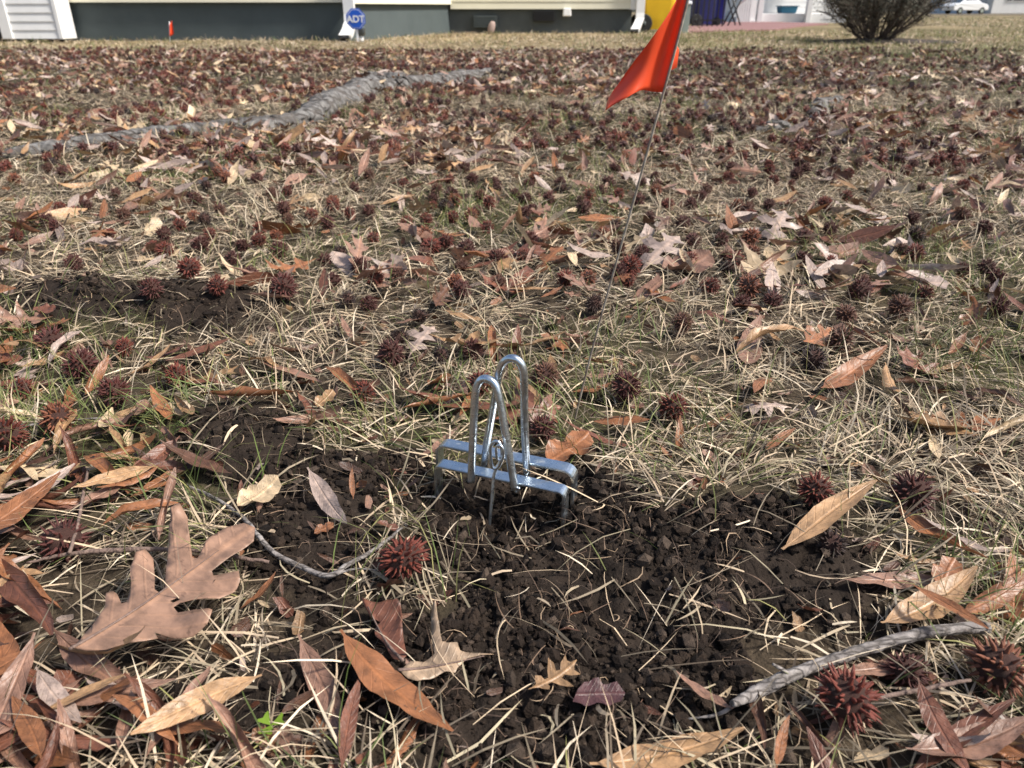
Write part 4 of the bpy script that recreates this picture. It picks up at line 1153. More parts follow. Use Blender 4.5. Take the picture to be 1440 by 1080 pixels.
def outline_leaf(poly, curl, bend, twist, wave, seed, step=0.035, holes=(), axis_w=0.25):
    """triangulated leaf from a closed outline given in (t, y) with t 0..1"""
    pts = []
    n = len(poly)
    for i in range(n):
        a, b = np.array(poly[i]), np.array(poly[(i + 1) % n]); m = max(1, int(np.linalg.norm(b - a) / step))
        for k in range(m): pts.append(tuple(a + (b - a) * k / m))
    nb = len(pts); edges = [(i, (i + 1) % nb) for i in range(nb)]
    P = np.array(pts); lo, hi = P.min(0), P.max(0)
    def inside(p):
        c = False; j = n - 1
        for i in range(n):
            (xi, yi), (xj, yj) = poly[i], poly[j]
            if (yi > p[1]) != (yj > p[1]) and p[0] < (xj - xi) * (p[1] - yi) / (yj - yi) + xi: c = not c
            j = i
        return c
    inner = []
    g = step * 1.0
    for i, tx in enumerate(np.arange(lo[0], hi[0], g)):
        for ty in np.arange(lo[1] + (g / 2 if i % 2 else 0), hi[1], g):
            q = (tx, ty)
            if inside(q) and np.min(np.hypot(P[:, 0] - tx, P[:, 1] - ty)) > g * 0.55: inner.append(q)
    res = delaunay_2d_cdt([Vector(p) for p in pts + inner], edges, [], 1, 1e-6)
    Vv = np.array([tuple(p) for p in res[0]]); Tt = [tuple(f) for f in res[2]]
    Tt = [f for f in Tt if inside(np.mean(Vv[list(f)], axis=0))]
    if holes:
        Tt = [f for f in Tt if not any(np.hypot(*(np.mean(Vv[list(f)], 0) - np.array(h[:2]))) < h[2] for h in holes)]
    uv = np.stack([Vv[:, 0], Vv[:, 1] / axis_w], 1)
    return warp(Vv, curl, bend, twist, wave, seed), np.array(Tt), uv

PIN = [(-0.10, -0.006), (0.0, -0.012), (0.10, -0.05), (0.20, -0.20), (0.26, -0.13), (0.27, -0.06), (0.36, -0.055), (0.44, -0.17), (0.62, -0.36), (0.60, -0.22), (0.56, -0.08), (0.64, -0.06),
       (0.72, -0.15), (0.88, -0.24), (0.84, -0.10), (0.88, -0.05), (1.0, 0.0), (0.88, 0.05), (0.85, 0.12), (0.90, 0.22), (0.73, 0.16), (0.64, 0.06), (0.57, 0.09), (0.62, 0.24), (0.60, 0.37), (0.44, 0.18),
       (0.36, 0.05), (0.28, 0.06), (0.27, 0.14), (0.18, 0.20), (0.10, 0.05), (0.0, 0.012), (-0.10, 0.006)]
WHT = [(-0.08, -0.008), (0.06, -0.03), (0.2, -0.09), (0.27, -0.19), (0.33, -0.2), (0.35, -0.12), (0.42, -0.10), (0.5, -0.27), (0.58, -0.30), (0.62, -0.22), (0.58, -0.09), (0.66, -0.07), (0.75, -0.2), (0.84, -0.21), (0.85, -0.12),
       (0.8, -0.06), (0.93, -0.08), (1.0, 0.0), (0.93, 0.08), (0.80, 0.06), (0.86, 0.13), (0.83, 0.22), (0.74, 0.19), (0.65, 0.07), (0.58, 0.09), (0.61, 0.24), (0.56, 0.30), (0.48, 0.25), (0.42, 0.09), (0.34, 0.11), (0.32, 0.2), (0.25, 0.18), (0.18, 0.08), (0.06, 0.03), (-0.08, 0.008)]
FRG = [(0, -0.16), (0.22, -0.28), (0.45, -0.22), (0.62, -0.30), (0.9, -0.18), (1.0, 0.02), (0.86, 0.22), (0.6, 0.17), (0.52, 0.30), (0.25, 0.24), (0.12, 0.1)]
SHAPES = {}
def reg(key, data, shape, form):
    P, T, UVs = data
    me = mesh_np('leaf', P, T, True, uv=UVs); me.materials.append(M_LEAF)
    SHAPES[key] = (me, P, T, UVs, shape, form)
lp = [(0.24, 0.9, 0.5, 0.3, 0.10, 'gently curled'), (0.27, 1.6, 0.25, 0.2, 0.15, 'gutter curled'), (0.22, 0.5, 0.15, 0.1, 0.06, 'flat'), (0.25, 1.2, -0.7, 0.6, 0.2, 'arched'), (0.21, 1.9, 0.9, 1.2, 0.15, 'twisted'),
      (0.28, 0.6, 0.2, -0.3, 0.12, 'flat'), (0.23, 2.2, 0.4, -1.3, 0.2, 'twisted'), (0.26, -1.1, 0.5, 0.2, 0.14, 'arched'), (0.20, 1.5, 1.5, 0.5, 0.1, 'rolled'), (0.25, 1.0, 0.3, 0.9, 0.2, 'gently curled'),
      (0.30, 2.4, 0.5, 0.4, 0.1, 'gutter curled'), (0.24, -0.7, -0.4, -0.6, 0.18, 'arched')]
for k, (w, c, b, tw, wv, form) in enumerate(lp): reg(f'lance{k}', lance(w * 0.84, c * 1.7, b * 1.35, tw, wv, k), 'narrow', form)
for k, (c, b, tw, wv) in enumerate([(0.5, 0.5, 0.3, 0.10), (-0.45, -0.7, 0.5, 0.15), (0.8, 0.9, -0.4, 0.2)]): reg(f'pin{k}', outline_leaf(PIN, c, b, tw, wv, 40 + k, 0.05), 'pointed lobed', ['open', 'drooping', 'curled up'][k])
for k, (c, b, tw, wv) in enumerate([(0.3, 0.4, 0.2, 0.10), (0.7, 0.7, 0.3, 0.15)]): reg(f'white{k}', outline_leaf(WHT, c, b, tw, wv, 50 + k, 0.05), 'round lobed', ['open', 'curled up'][k])
for k, (c, b, tw, wv) in enumerate([(0.5, 0.5, 0.2, 0.2), (1.2, 0.8, 0.6, 0.2), (0.2, 0.1, 0.1, 0.1)]): reg(f'scrap{k}', outline_leaf(FRG, c, b, tw, wv, 60 + k, 0.07), 'torn', ['curled', 'crumpled', 'flat'][k])

def settle(me_P, Mx, x, y, lift, sink=12):
    """z so that the low points of the transformed leaf lie `lift` above the ground"""
    Q = me_P @ np.array(Mx.to_3x3()).T
    gap = Q[:, 2] - H(Q[:, 0] + x, Q[:, 1] + y)
    return lift - float(np.percentile(gap, sink))

LEAF_N = []
def leaf(key, x, y, L_, yaw, pitch, roll, colour, label, group=None, lift=0.004, name='fallen_leaf', jit=0.12):
    me, P = SHAPES[key][0], SHAPES[key][1]
    Mx = Matrix.Rotation(yaw, 4, 'Z') @ Matrix.Rotation(pitch, 4, 'Y') @ Matrix.Rotation(roll, 4, 'X') @ Matrix.Diagonal((L_, L_, L_, 1))
    z = settle(P, Mx, x, y, lift)
    o = obj(name, me, None, None, None, label, 'leaf', group)
    o.matrix_world = Matrix.Translation((x, y, z)) @ Mx
    c = np.array(LEAF_COL[colour]) * (1 + random.uniform(-jit, jit))
    o.color = (*c, 1)
    LEAF_N.append(o)
    return o

HL = [  # from px, to px, shape, pitch, roll, lift, colour, label
 ((1098, 764), (1222, 706), 'lance2', -0.06, -0.05, .014, 'tan', 'flat tan narrow leaf resting on straw over dark ball'),
 ((492, 918), (630, 1036), 'lance5', 0.05, -0.2, .010, 'orange brown', 'speckled orange brown leaf pointing away from the loose soil front'),
 ((478, 1086), (512, 972), 'lance2', -0.12, 0.25, .012, 'reddish brown', 'glossy reddish brown leaf beside the speckled orange leaf'),
 ((436, 918), (482, 1045), 'lance0', 0.1, 0.3, .008, 'pinkish brown', 'dull pinkish leaf left of the glossy reddish leaf'),
 ((432, 1075), (452, 985), 'lance9', 0.1, -0.3, .004, 'orange brown', 'short orange leaf under the dull pinkish leaf'),
 ((540, 1085), (590, 1000), 'lance7', 0.1, -0.3, .004, 'orange brown', 'folded orange leaf under the speckled leaf tip'),
 ((845, 1078), (1045, 1036), 'lance5', 0.0, -0.15, .010, 'tan', 'long broad tan leaf lying in front of the soil patch'),
 ((200, 985), (290, 1085), 'lance8', 0.2, 0.4, .012, 'reddish brown', 'ribbon like curled red brown leaf below the big lobed leaf'),
 ((20, 990), (12, 878), 'lance10', 0.05, 0.1, .02, 'orange brown', 'broad orange tan leaf at the edge of the leaf pile'),
 ((42, 952), (112, 1020), 'lance2', 0.1, 0.1, .008, 'reddish brown', 'reddish leaf pointing down the pile below the broad orange leaf'),
 ((108, 905), (205, 990), 'lance6', 0.1, 0.2, .015, 'pinkish brown', 'twisted brown ribbon leaf under the lobed leaf stalk'),
 ((-25, 778), (112, 690), 'lance5', -0.05, 0.3, .030, 'orange brown', 'big orange brown leaf lying over the pile near the reddish stalk'),
 ((32, 800), (102, 910), 'lance6', 0.05, 0.4, .028, 'reddish brown', 'wavy red brown leaf hanging down beside the lobed leaf base'),
 ((215, 775), (278, 652), 'lance1', -0.6, 0.5, .012, 'pinkish brown', 'narrow leaf standing up behind the big lobed leaf'),
 ((150, 748), (265, 712), 'lance3', -0.1, 0.2, .02, 'orange brown', 'arched orange leaf crossing under the upright narrow leaf'),
 ((108, 722), (205, 668), 'lance9', -0.1, 0.2, .016, 'pinkish brown', 'pinkish leaf in green grass behind the reddish stalk'),
 ((10, 735), (120, 668), 'lance0', 0.0, 0.3, .02, 'greyish', 'greyish purple leaf beneath the big orange brown leaf'),
 ((325, 728), (402, 690), 'scrap1', -0.2, 0.2, .012, 'pale straw', 'folded pale tan leaf on soil beside the bent twig'),
 ((335, 722), (345, 676), 'lance1', -0.5, 0.1, .005, 'reddish brown', 'dark upright leaf piece behind the folded pale leaf'),
 ((362, 715), (378, 672), 'lance7', -0.4, 0.3, .005, 'pinkish brown', 'rusty leaf piece standing behind the folded pale leaf'),
 ((335, 868), (398, 815), 'lance10', -0.2, -0.4, .012, 'orange brown', 'brown leaf tucked under the lobed leaf tip'),
 ((395, 835), (398, 795), 'lance2', -0.5, 0.2, .004, 'dark brown', 'dark leaf tip standing by the bent twig'),
 ((288, 566), (426, 560), 'lance1', 0.05, -0.55, .012, 'orange brown', 'bright orange curled leaf above the crumbly soil clod'),
 ((370, 514), (450, 546), 'lance2', 0.0, -0.25, .010, 'pinkish brown', 'pinkish brown leaf near the small tan scrap'),
 ((420, 562), (490, 602), 'lance10', 0.0, -0.3, .006, 'reddish brown', 'red brown leaf beside a rounded tan scrap left of the trap'),
 ((445, 575), (478, 558), 'scrap0', -0.3, 0.2, .012, 'tan', 'rounded tan leaf scrap left of the trap'),
 ((132, 662), (238, 612), 'lance8', -0.1, 0.5, .016, 'orange brown', 'rolled orange ribbon leaf in the green grass tuft'),
 ((80, 622), (182, 590), 'lance1', 0.0, 0.2, .014, 'pinkish brown', 'pinkish gutter shaped leaf beside the orange brown ball'),
 ((-10, 582), (52, 546), 'lance5', 0, 0.2, .012, 'pinkish brown', 'pale pinkish leaf above the slender grey twig'),
 ((-12, 535), (20, 480), 'lance0', 0.1, 0.2, .012, 'orange brown', 'orange leaf at the foot of the larger mole hill'),
 ((30, 522), (96, 502), 'lance10', -0.1, 0.3, .012, 'tan', 'tan curled leaf between the dark maroon balls'),
 ((118, 556), (172, 512), 'lance7', -0.4, 0.7, .010, 'orange brown', 'upright orange leaf beside the dark maroon balls'),
 ((0, 700), (82, 632), 'lance1', -0.2, 0.3, .018, 'orange brown', 'brown curled leaf below the rusty ball by the twig'),
 ((80, 640), (115, 588), 'lance3', -0.2, 0.3, .012, 'tan', 'tan arched leaf touching the orange brown ball'),
 ((565, 560), (722, 588), 'lance10', 0.0, -0.3, .010, 'reddish brown', 'red brown leaf lying behind the front wire loop'),
 ((572, 582), (665, 556), 'lance1', 0.0, -0.3, .014, 'orange brown', 'orange leaf lying left of the wire loops'),
 ((592, 640), (650, 600), 'lance0', 0.0, -0.1, .004, 'pinkish brown', 'brown leaf against the back bar of the trap'),
 ((765, 660), (828, 622), 'scrap0', -0.15, 0.1, .012, 'orange brown', 'orange tan leaf leaning on the right end of the trap'),
 ((716, 512), (738, 466), 'lance10', -0.6, 0.2, .012, 'reddish brown', 'red brown leaf standing between the two big tan leaves'),
 ((803, 560), (862, 545), 'lance10', 0.0, -0.2, .012, 'orange brown', 'orange curled leaf left of dark red ball by the flag foot'),
 ((822, 535), (870, 530), 'pin2', -0.1, 0, .012, 'pinkish brown', 'curled lobed leaf by the flag wire foot'),
 ((1143, 548), (1242, 508), 'lance0', -0.1, 0.3, .014, 'orange brown', 'narrow orange leaf below the brown ball in green straw'),
 ((1028, 502), (1132, 476), 'lance3', -0.1, -0.2, .012, 'tan', 'tan arched leaf left of the blackish ball'),
 ((1040, 520), (1070, 455), 'lance0', 0.0, 0.2, .006, 'pinkish brown', 'pinkish leaf crossing under the tan arched leaf'),
 ((1258, 600), (1378, 612), 'lance10', 0.0, -0.5, .012, 'tan', 'tan gutter shaped leaf in deep straw right of the soil mound'),
 ((1262, 625), (1335, 650), 'lance1', 0.0, -0.3, .004, 'dark brown', 'dark leaf below the tan gutter shaped leaf'),
 ((1075, 634), (1118, 612), 'lance2', -0.05, 0.1, .010, 'orange brown', 'small orange leaf lying in straw behind the soil mound'),
 ((965, 606), (1036, 588), 'lance10', -0.1, -0.3, .008, 'orange brown', 'orange leaf right beside the bright rusty ball'),
 ((1262, 838), (1348, 912), 'lance2', -0.05, 0.2, .034, 'orange brown', 'narrow orange leaf lying across the broken grey stick'),
 ((1225, 876), (1360, 820), 'lance10', -0.15, 0.15, .016, 'tan', 'folded tan leaf behind the broken grey stick'),
 ((1285, 740), (1382, 784), 'lance10', 0.1, -0.2, .018, 'greyish', 'grey brown crumpled leaf in straw above the broken stick'),
 ((1308, 830), (1330, 795), 'scrap2', -0.2, 0.1, .016, 'orange brown', 'small orange leaf piece under the crumpled grey leaf'),
 ((1340, 870), (1420, 820), 'lance7', -0.1, 0.3, .018, 'orange brown', 'curved orange leaf by the broken end of the stick'),
 ((1272, 972), (1335, 1088), 'lance5', 0.15, 0.2, .024, 'reddish brown', 'broad brown leaf beside the large rusty ball'),
 ((1318, 1046), (1455, 1040), 'lance1', 0, -0.3, .018, 'tan', 'tan gutter leaf in front of the weathered ball'),
 ((1190, 950), (1290, 930), 'lance5', 0, -0.1, .010, 'pinkish brown', 'dull leaf lying under the broken grey stick'),
 ((1085, 1086), (1108, 1018), 'lance0', -0.1, 0.3, .012, 'orange brown', 'orange leaf pointing up left of the large rusty ball'),
 ((1022, 1008), (950, 952), 'lance10', 0.1, 0.3, .010, 'pinkish brown', 'pinkish leaf by the thin end of the broken stick'),
 ((1060, 965), (1072, 1062), 'lance6', 0.1, 0.4, .012, 'dark brown', 'dark ribbon leaf hanging from the thin stick end'),
 ((1110, 1000), (1180, 1085), 'lance1', 0.1, 0.3, .010, 'dark brown', 'dark brown leaf beneath the large rusty ball'),
 ((748, 980), (812, 940), 'pin0', -0.1, 0.1, .010, 'tan', 'small tan lobed leaf on soil beside purple scrap'),
 ((805, 985), (878, 980), 'scrap2', 0.05, 0.1, .008, 'purplish', 'dark purple leaf scrap on soil'),
 ((236, 495), (268, 505), 'scrap2', -0.5, 0.0, .014, 'tan', 'small rounded tan scrap at the foot of the smaller mole hill'),
 ((440, 684), (492, 742), 'lance9', 0.1, 0.4, .010, 'greyish', 'grey crinkled leaf scrap on the soil left of trap'),
 ((437, 748), (472, 735), 'scrap0', -0.2, 0.2, .006, 'orange brown', 'little orange scrap below the grey crinkled scrap'),
 ((495, 700), (500, 668), 'lance2', -0.5, 0.2, .006, 'orange brown', 'small upright orange leaf left of the trap end'),
 ((580, 500), (612, 465), 'pin1', -0.1, 0.1, .014, 'greyish', 'pale grey pointed lobed leaf left of the big tan leaves'),
 ((605, 482), (712, 500), 'white1', -0.15, -0.15, .018, 'tan', 'big tan lobed leaf lying behind the trap loops'),
 ((690, 498), (800, 486), 'lance10', -0.1, -0.4, .018, 'tan', 'big tan folded leaf beside the red brown upright leaf'),
 ((1040, 395), (1105, 360), 'pin2', -0.1, 0.1, .014, 'pale straw', 'pale holed lobed leaf above the lone orange brown ball'),
 ((1075, 350), (1110, 305), 'pin1', -0.3, 0.1, .014, 'greyish', 'greyish lobed leaf with upright lobe among dark balls'),
 ((895, 385), (960, 345), 'pin1', -0.2, 0.1, .014, 'greyish', 'grey lobed leaf beside the flag wire'),
 ((925, 385), (1000, 372), 'scrap1', -0.1, 0.1, .012, 'pinkish brown', 'crumpled pinkish leaf near the grey lobed leaf by the wire'),
 ((290, 405), (325, 398), 'scrap0', -0.2, 0.1, .010, 'pale straw', 'whitish leaf under the rusty ball by the smaller mole hill'),
 ((185, 372), (262, 360), 'pin0', -0.1, 0.1, .012, 'pale straw', 'pale lobed leaf behind the rusty balls by the mole hills'),
 ((345, 415), (412, 430), 'lance1', 0, -0.2, .010, 'pinkish brown', 'brown leaf at the edge of the smaller mole hill'),
]
HLpos = []
for (pa, pb, key, pi_, ro, lift, colour, lab) in HL:
    A, B = ground(*pa, 0.008), ground(*pb, 0.008)
    d = B - A; L_ = min(max(math.hypot(d.x, d.y), 0.02), 0.15) * 1.04
    L_ *= 1 - 0.5 * min(1, abs(min(pi_, 0)) / 0.6)
    c = (A + B) / 2 if pi_ > -0.25 else A.lerp(B, 0.36)
    if lift > .013: c = c - Vector((0, c.y, 0)).normalized() * lift * 0.5
    leaf(key, c.x, c.y, L_, math.atan2(d.y, d.x), pi_ * 1.0, ro, colour, lab, lift=lift)
    HLpos.append((c.x, c.y))

# traced large leaves: outline pixels -> a leaf plane lying over the litter
def traced_leaf(name, pix, base_px, tip_px, lift, colour, label, curl, bend, wave, seed, holes_px=(), stalk_px=None, step=0.035, tilt=0.03):
    P = [ground(u, v, lift) for u, v in pix]
    A, B = ground(*base_px, lift), ground(*tip_px, lift)
    d = (B - A); Ln = math.hypot(d.x, d.y); ux, uy = d.x / Ln, d.y / Ln
    def loc(p): return (((p.x - A.x) * ux + (p.y - A.y) * uy) / Ln, (-(p.x - A.x) * uy + (p.y - A.y) * ux) / Ln)
    poly = [loc(p) for p in P]
    hs = [(*loc(ground(u, v, lift)), r) for u, v, r in holes_px]
    Pm, T, uv = outline_leaf(poly, curl, bend, 0.0, wave, seed, step, hs)
    me = mesh_np('blade', Pm * Ln, T, True, uv=uv); me.materials.append(M_LEAF)
    c = (A + B) / 2
    Mx = Matrix.Rotation(math.atan2(uy, ux), 4, 'Z') @ Matrix.Rotation(-tilt * 0.3, 4, 'Y') @ Matrix.Rotation(tilt, 4, 'X')
    o = empty(name, (0, 0, 0), label, 'leaf')
    z = (A.z + B.z) / 2 - 0.004
    o.matrix_world = Matrix.Translation((c.x, c.y, z)) @ Mx
    b_ = obj('blade', me, None, o); b_.color = (*LEAF_COL[colour], 1)
    b_.modifiers.new('thick', 'SOLIDIFY').thickness = 0.0004
    ts = np.linspace(-0.02, 0.9, 16); mid = warp(np.stack([ts, np.zeros(16)], 1), curl, bend, 0.0, wave, seed) * Ln
    V, T = tube_np([tuple(m + np.array([0, 0, 0.0003])) for m in mid], list(np.linspace(0.0011, 0.0003, 16)), 6)
    mr = obj('midrib', mesh_np('midrib', V, T), M_BROWNTWIG if colour != 'pinkish brown' else M_MIDRIB, o)
    return o
M_MIDRIB = mat('leaf_midrib', (0.48, 0.27, 0.16), rough=0.6, noise=(0.36, 0.19, 0.11), noise_scale=80)
Z4 = lambda x, y: (x / 2.571, 660 + y / 2.571)
OAK = [(255, 640), (300, 590), (350, 540), (375, 500), (380, 450), (400, 432), (420, 450), (435, 482), (455, 475), (470, 430), (475, 370), (500, 325), (535, 308), (560, 330), (562, 380), (558, 430), (575, 440), (595, 420),
       (605, 350), (620, 250), (640, 190), (670, 165), (695, 200), (697, 260), (700, 310), (720, 312), (760, 250), (830, 205), (890, 185), (930, 205), (925, 245), (880, 290), (810, 330), (770, 352), (775, 368), (830, 365),
       (875, 372), (878, 400), (850, 440), (800, 465), (720, 470), (650, 480), (625, 492), (640, 507), (700, 503), (760, 507), (775, 525), (750, 555), (690, 578), (620, 582), (550, 575), (560, 590), (520, 605), (440, 625), (370, 642), (300, 645)]
LEAF_COL['oak'] = (0.33, 0.20, 0.14)
traced_leaf('oak_leaf', [Z4(x, y) for x, y in OAK], Z4(255, 640), Z4(850, 250), 0.034, 'oak', 'large brown round lobed oak leaf lying over twigs and litter', 0.10, 0.20, 0.07, 77, holes_px=((*Z4(632, 470), 0.022),))
Z5 = lambda x, y: (480 + x / 3, 720 + y / 3)
FRA = [(245, 650), (290, 612), (345, 598), (392, 570), (378, 500), (376, 440), (395, 412), (412, 490), (424, 545), (450, 555), (490, 545), (502, 575), (540, 590), (645, 598), (590, 615), (530, 625), (490, 640), (480, 668), (440, 660), (370, 682), (320, 715), (280, 690)]
LEAF_COL['grey tan'] = (0.40, 0.29, 0.20)
traced_leaf('oak_leaf', [Z5(x, y) for x, y in FRA], Z5(245, 650), Z5(645, 598), 0.014, 'grey tan', 'grey tan pointed leaf fragment on bare soil before the rusty ball', 0.3, 0.3, 0.1, 78, step=0.05)
FRB = [(70, 365), (130, 395), (190, 380), (260, 385), (270, 440), (275, 520), (285, 590), (265, 620), (230, 600), (190, 540), (150, 510), (140, 470), (165, 445), (120, 430), (90, 400)]
traced_leaf('oak_leaf', [Z5(x, y) for x, y in FRB], Z5(265, 620), Z5(90, 375), 0.014, 'reddish brown', 'ragged brown leaf with bite marks beside the pointed grey tan fragment', 0.4, 0.5, 0.15, 79, step=0.06)

# random individual leaves, nearest first; then the mass
NR = 34000
yy = np.sqrt(rng.uniform(0.22 ** 2, 8.4 ** 2, NR)); xx = rng.uniform(-1, 1, NR) * (0.12 + 0.78 * yy)
uu, vv = project(xx, yy, np.zeros(NR))
soilv = soil_mask(xx, yy)
dn = np.clip(0.5 + 1.3 * fbm(xx * 1.1, yy * 1.1, 3, 66), 0.08, 1.3) * np.clip(0.7 + 0.9 * fbm(xx * 5, yy * 5, 2, 67), 0.2, 1.3) * 0.70
dn *= np.where(yy < 1.0, 0.55, np.where(yy < 3.0, 1.7, 1.15))
pile = np.exp(-((uu - 90) / 190) ** 2 - ((vv - 860) / 230) ** 2) + np.exp(-((uu - 1330) / 170) ** 2 - ((vv - 1010) / 110) ** 2) + 0.6 * np.exp(-((uu - 60) / 130) ** 2 - ((vv - 560) / 90) ** 2)
dn = np.where(yy < 1.0, dn + 3.0 * pile, dn)
dn *= np.where(yy < 1.7, np.clip(1 - 1.05 * soilv, 0, 1), 1)
dn *= np.clip((8.0 - yy) / 0.9, 0, 1) * np.where((xx > 0.45 * yy) & (yy > 5.5), 0.25, 1)
keep = rng.uniform(0, 1, NR) < dn
# extra samples close by, where the piles are
NE = 1500
ye = rng.uniform(0.24, 0.62, NE); xe = rng.uniform(-0.5, 0.5, NE) * 1.1
ue, ve = project(xe, ye, np.zeros(NE))
pe = np.exp(-((ue - 70) / 150) ** 2 - ((ve - 880) / 200) ** 2) + np.exp(-((ue - 1330) / 170) ** 2 - ((ve - 1020) / 90) ** 2)
ke = rng.uniform(0, 1, NE) < pe * 0.8 * np.clip(1 - 1.1 * soil_mask(xe, ye), 0, 1)
pts = list(zip(xx[keep], yy[keep], np.zeros(keep.sum()))) + list(zip(xe[ke], ye[ke], np.ones(ke.sum())))
for (n_, u0, u1, v0, v1) in ((50, -30, 330, 690, 1085), (26, 1060, 1460, 940, 1085), (42, -20, 450, 470, 690), (30, 480, 1440, 400, 640), (10, 560, 800, 440, 600)):
    for _ in range(n_):
        g = ground(random.uniform(u0, u1), v0 + (v1 - v0) * random.random() ** 0.8)
        if float(soil_mask(np.array([g.x]), np.array([g.y]))[0]) < 0.5: pts.append((g.x, g.y, 2))
pts = [p for p in pts if math.hypot(p[0] - TR.x, p[1] - TR.y) > 0.085]
# keep the hero leaf and fragment clear
hero = [ground(*Z4(a_, b_)) for a_, b_ in ((560, 420), (400, 560), (760, 300), (300, 620), (480, 480), (660, 400), (660, 250), (850, 260), (500, 380), (700, 540))] + [ground(*Z5(430, 620)), ground(*Z5(560, 600))]
pts = [p for p in pts if min(math.hypot(p[0] - h.x, p[1] - h.y) for h in hero) > 0.055]
pts = [p for p in pts if p[1] > 0.8 or min(math.hypot(p[0] - b[0], p[1] - b[1]) - b[2] for b in BALL_POS[:len(HB)]) > 0.022]
stk = [ground(u, v) for u, v in ((1062, 974), (1145, 937), (1200, 918), (1260, 900), (1345, 884))]
pts = [p for p in pts if min(math.hypot(p[0] - h.x, p[1] - h.y) for h in stk) > 0.03]
pts.sort(key=lambda p: p[1] + 0.12 * abs(p[0]) - (0.3 if p[2] == 2 else 0))
cols_near = ['orange brown', 'tan', 'pinkish brown', 'greyish', 'dark brown', 'reddish brown', 'pale straw']
keys = list(SHAPES)
n_leaf = 300 - len(HL) - 3
for (x, y, pl) in pts[:n_leaf]:
    colour = random.choices(cols_near, [5, 3, 4, 1.5, 2, 4, 0.8] if y < 1 else [4, 3, 5, 3, 1, 3, 1.5])[0]
    r_ = random.random() * (0.72 if y < 0.62 and random.random() < 0.85 else 1.0)
    key = f'lance{random.randrange(12)}' if r_ < .72 else (f'pin{random.randrange(3)}' if r_ < .82 else (f'white{random.randrange(2)}' if r_ < .86 else f'scrap{random.randrange(3)}'))
    me, P, T, UVs, shape, form = SHAPES[key]
    L_ = random.uniform(0.045, 0.082) if 'lance' in key else (random.uniform(0.05, 0.085) if 'scrap' not in key else random.uniform(0.025, 0.05))
    w = where(x, y); size = ('short' if L_ < 0.064 else 'long') if 'lance' in key else ('small' if L_ < 0.066 else 'large')
    base = f'{form} {colour} {shape} leaf'
    if len(f'{size} {base} {w}'.split()) > 16: base = f'{colour} {shape} leaf'
    leaf(key, x, y, L_, random.uniform(0, 6.28), random.gauss(0, .16), random.gauss(0, .3), colour, f'{size} {base} {w}', f'{size} {base} {w}', lift=random.uniform(.005, .015) + (random.uniform(0, .014) if pl and y < 0.55 else 0), jit=0.2)
print('individual leaves', len(LEAF_N), 'total leaf points', len(pts))
# mass of further leaves
LOWL = []
for k, (w, c, b, tw, wv, form) in enumerate(lp[:10]): LOWL.append(lance(w * 1.1, c, b, tw, wv, k, nt=6, ns=3))
for k in range(3): LOWL.append(outline_leaf(PIN, [0.5, -.45, .8][k], [.5, -.7, .9][k], 0.3, 0.1, 40 + k, 0.2))
LOWL.append(outline_leaf(FRG, 0.8, 0.6, 0.3, 0.2, 4, 0.3))
AV = []; AT = []; AC = []; AU = []; off = 0
fp = np.array([(p[0], p[1]) for p in pts[n_leaf:]]); fz = H(fp[:, 0], fp[:, 1])
RT = np.array(ROOTS)
for (x, y), z in zip(fp, fz):
    dr = np.hypot(RT[:, 0] - x, RT[:, 1] - y); ir = int(np.argmin(dr))
    if dr[ir] < RT[ir, 2]:
        if random.random() < 0.55: continue
        z = z + 0.72 * RT[ir, 2] * math.sqrt(1 - (dr[ir] / RT[ir, 2]) ** 2)
    P, T, UVs = LOWL[random.randrange(len(LOWL))]
    if T.shape[1] == 4: T = np.vstack([T[:, [0, 1, 2]], T[:, [0, 2, 3]]])
    L_ = random.uniform(0.04, 0.09)
    Mx = np.array((Matrix.Rotation(random.uniform(0, 6.28), 3, 'Z') @ Matrix.Rotation(random.gauss(0, .3), 3, 'Y') @ Matrix.Rotation(random.gauss(0, .55), 3, 'X')))
    Q = P @ Mx.T * L_
    Q[:, 2] += z - np.percentile(Q[:, 2], 25) + random.uniform(0.006, .024)
    Q[:, 0] += x; Q[:, 1] += y
    AV.append(Q); AT.append(T + off); AU.append(UVs); off += len(P)
    cc = np.array(LEAF_COL[random.choices(cols_near, [1.5, 3, 6, 6, 1.5, 2.5, 2.5])[0]]) * random.uniform(.75, 1.25)
    AC.append(np.tile(cc, (len(P), 1)))
NF = 5200
yf = np.concatenate([rng.uniform(0.25, 1.0, NF // 4), np.sqrt(rng.uniform(1, 3.2 ** 2, NF - NF // 4))]); xf = rng.uniform(-1, 1, NF) * (0.14 + 0.78 * yf)
sf = soil_mask(xf, yf); zf = H(xf, yf)
for x, y, z, sv in zip(xf, yf, zf, sf):
    if random.random() < sv * 0.8 or math.hypot(x - TR.x, y - TR.y) < 0.06: continue
    P, T, UVs = LOWL[-1] if random.random() < .6 else LOWL[random.randrange(10)]
    if T.shape[1] == 4: T = np.vstack([T[:, [0, 1, 2]], T[:, [0, 2, 3]]])
    L_ = random.uniform(0.008, 0.026)
    Mx = np.array((Matrix.Rotation(random.uniform(0, 6.28), 3, 'Z') @ Matrix.Rotation(random.gauss(0, .4), 3, 'Y') @ Matrix.Rotation(random.gauss(0, .6), 3, 'X')))
    Q = P @ Mx.T * L_ * np.array([1, random.uniform(.4, 1), 1]); Q[:, 2] += z - np.percentile(Q[:, 2], 25) + random.uniform(0.001, .008); Q[:, 0] += x; Q[:, 1] += y
    AV.append(Q); AT.append(T + off); AU.append(UVs); off += len(P)
    cc = np.array(LEAF_COL[random.choices(cols_near, [3, 2, 4, 2, 4, 4, 1])[0]]) * random.uniform(.6, 1.1)
    AC.append(np.tile(cc, (len(P), 1)))
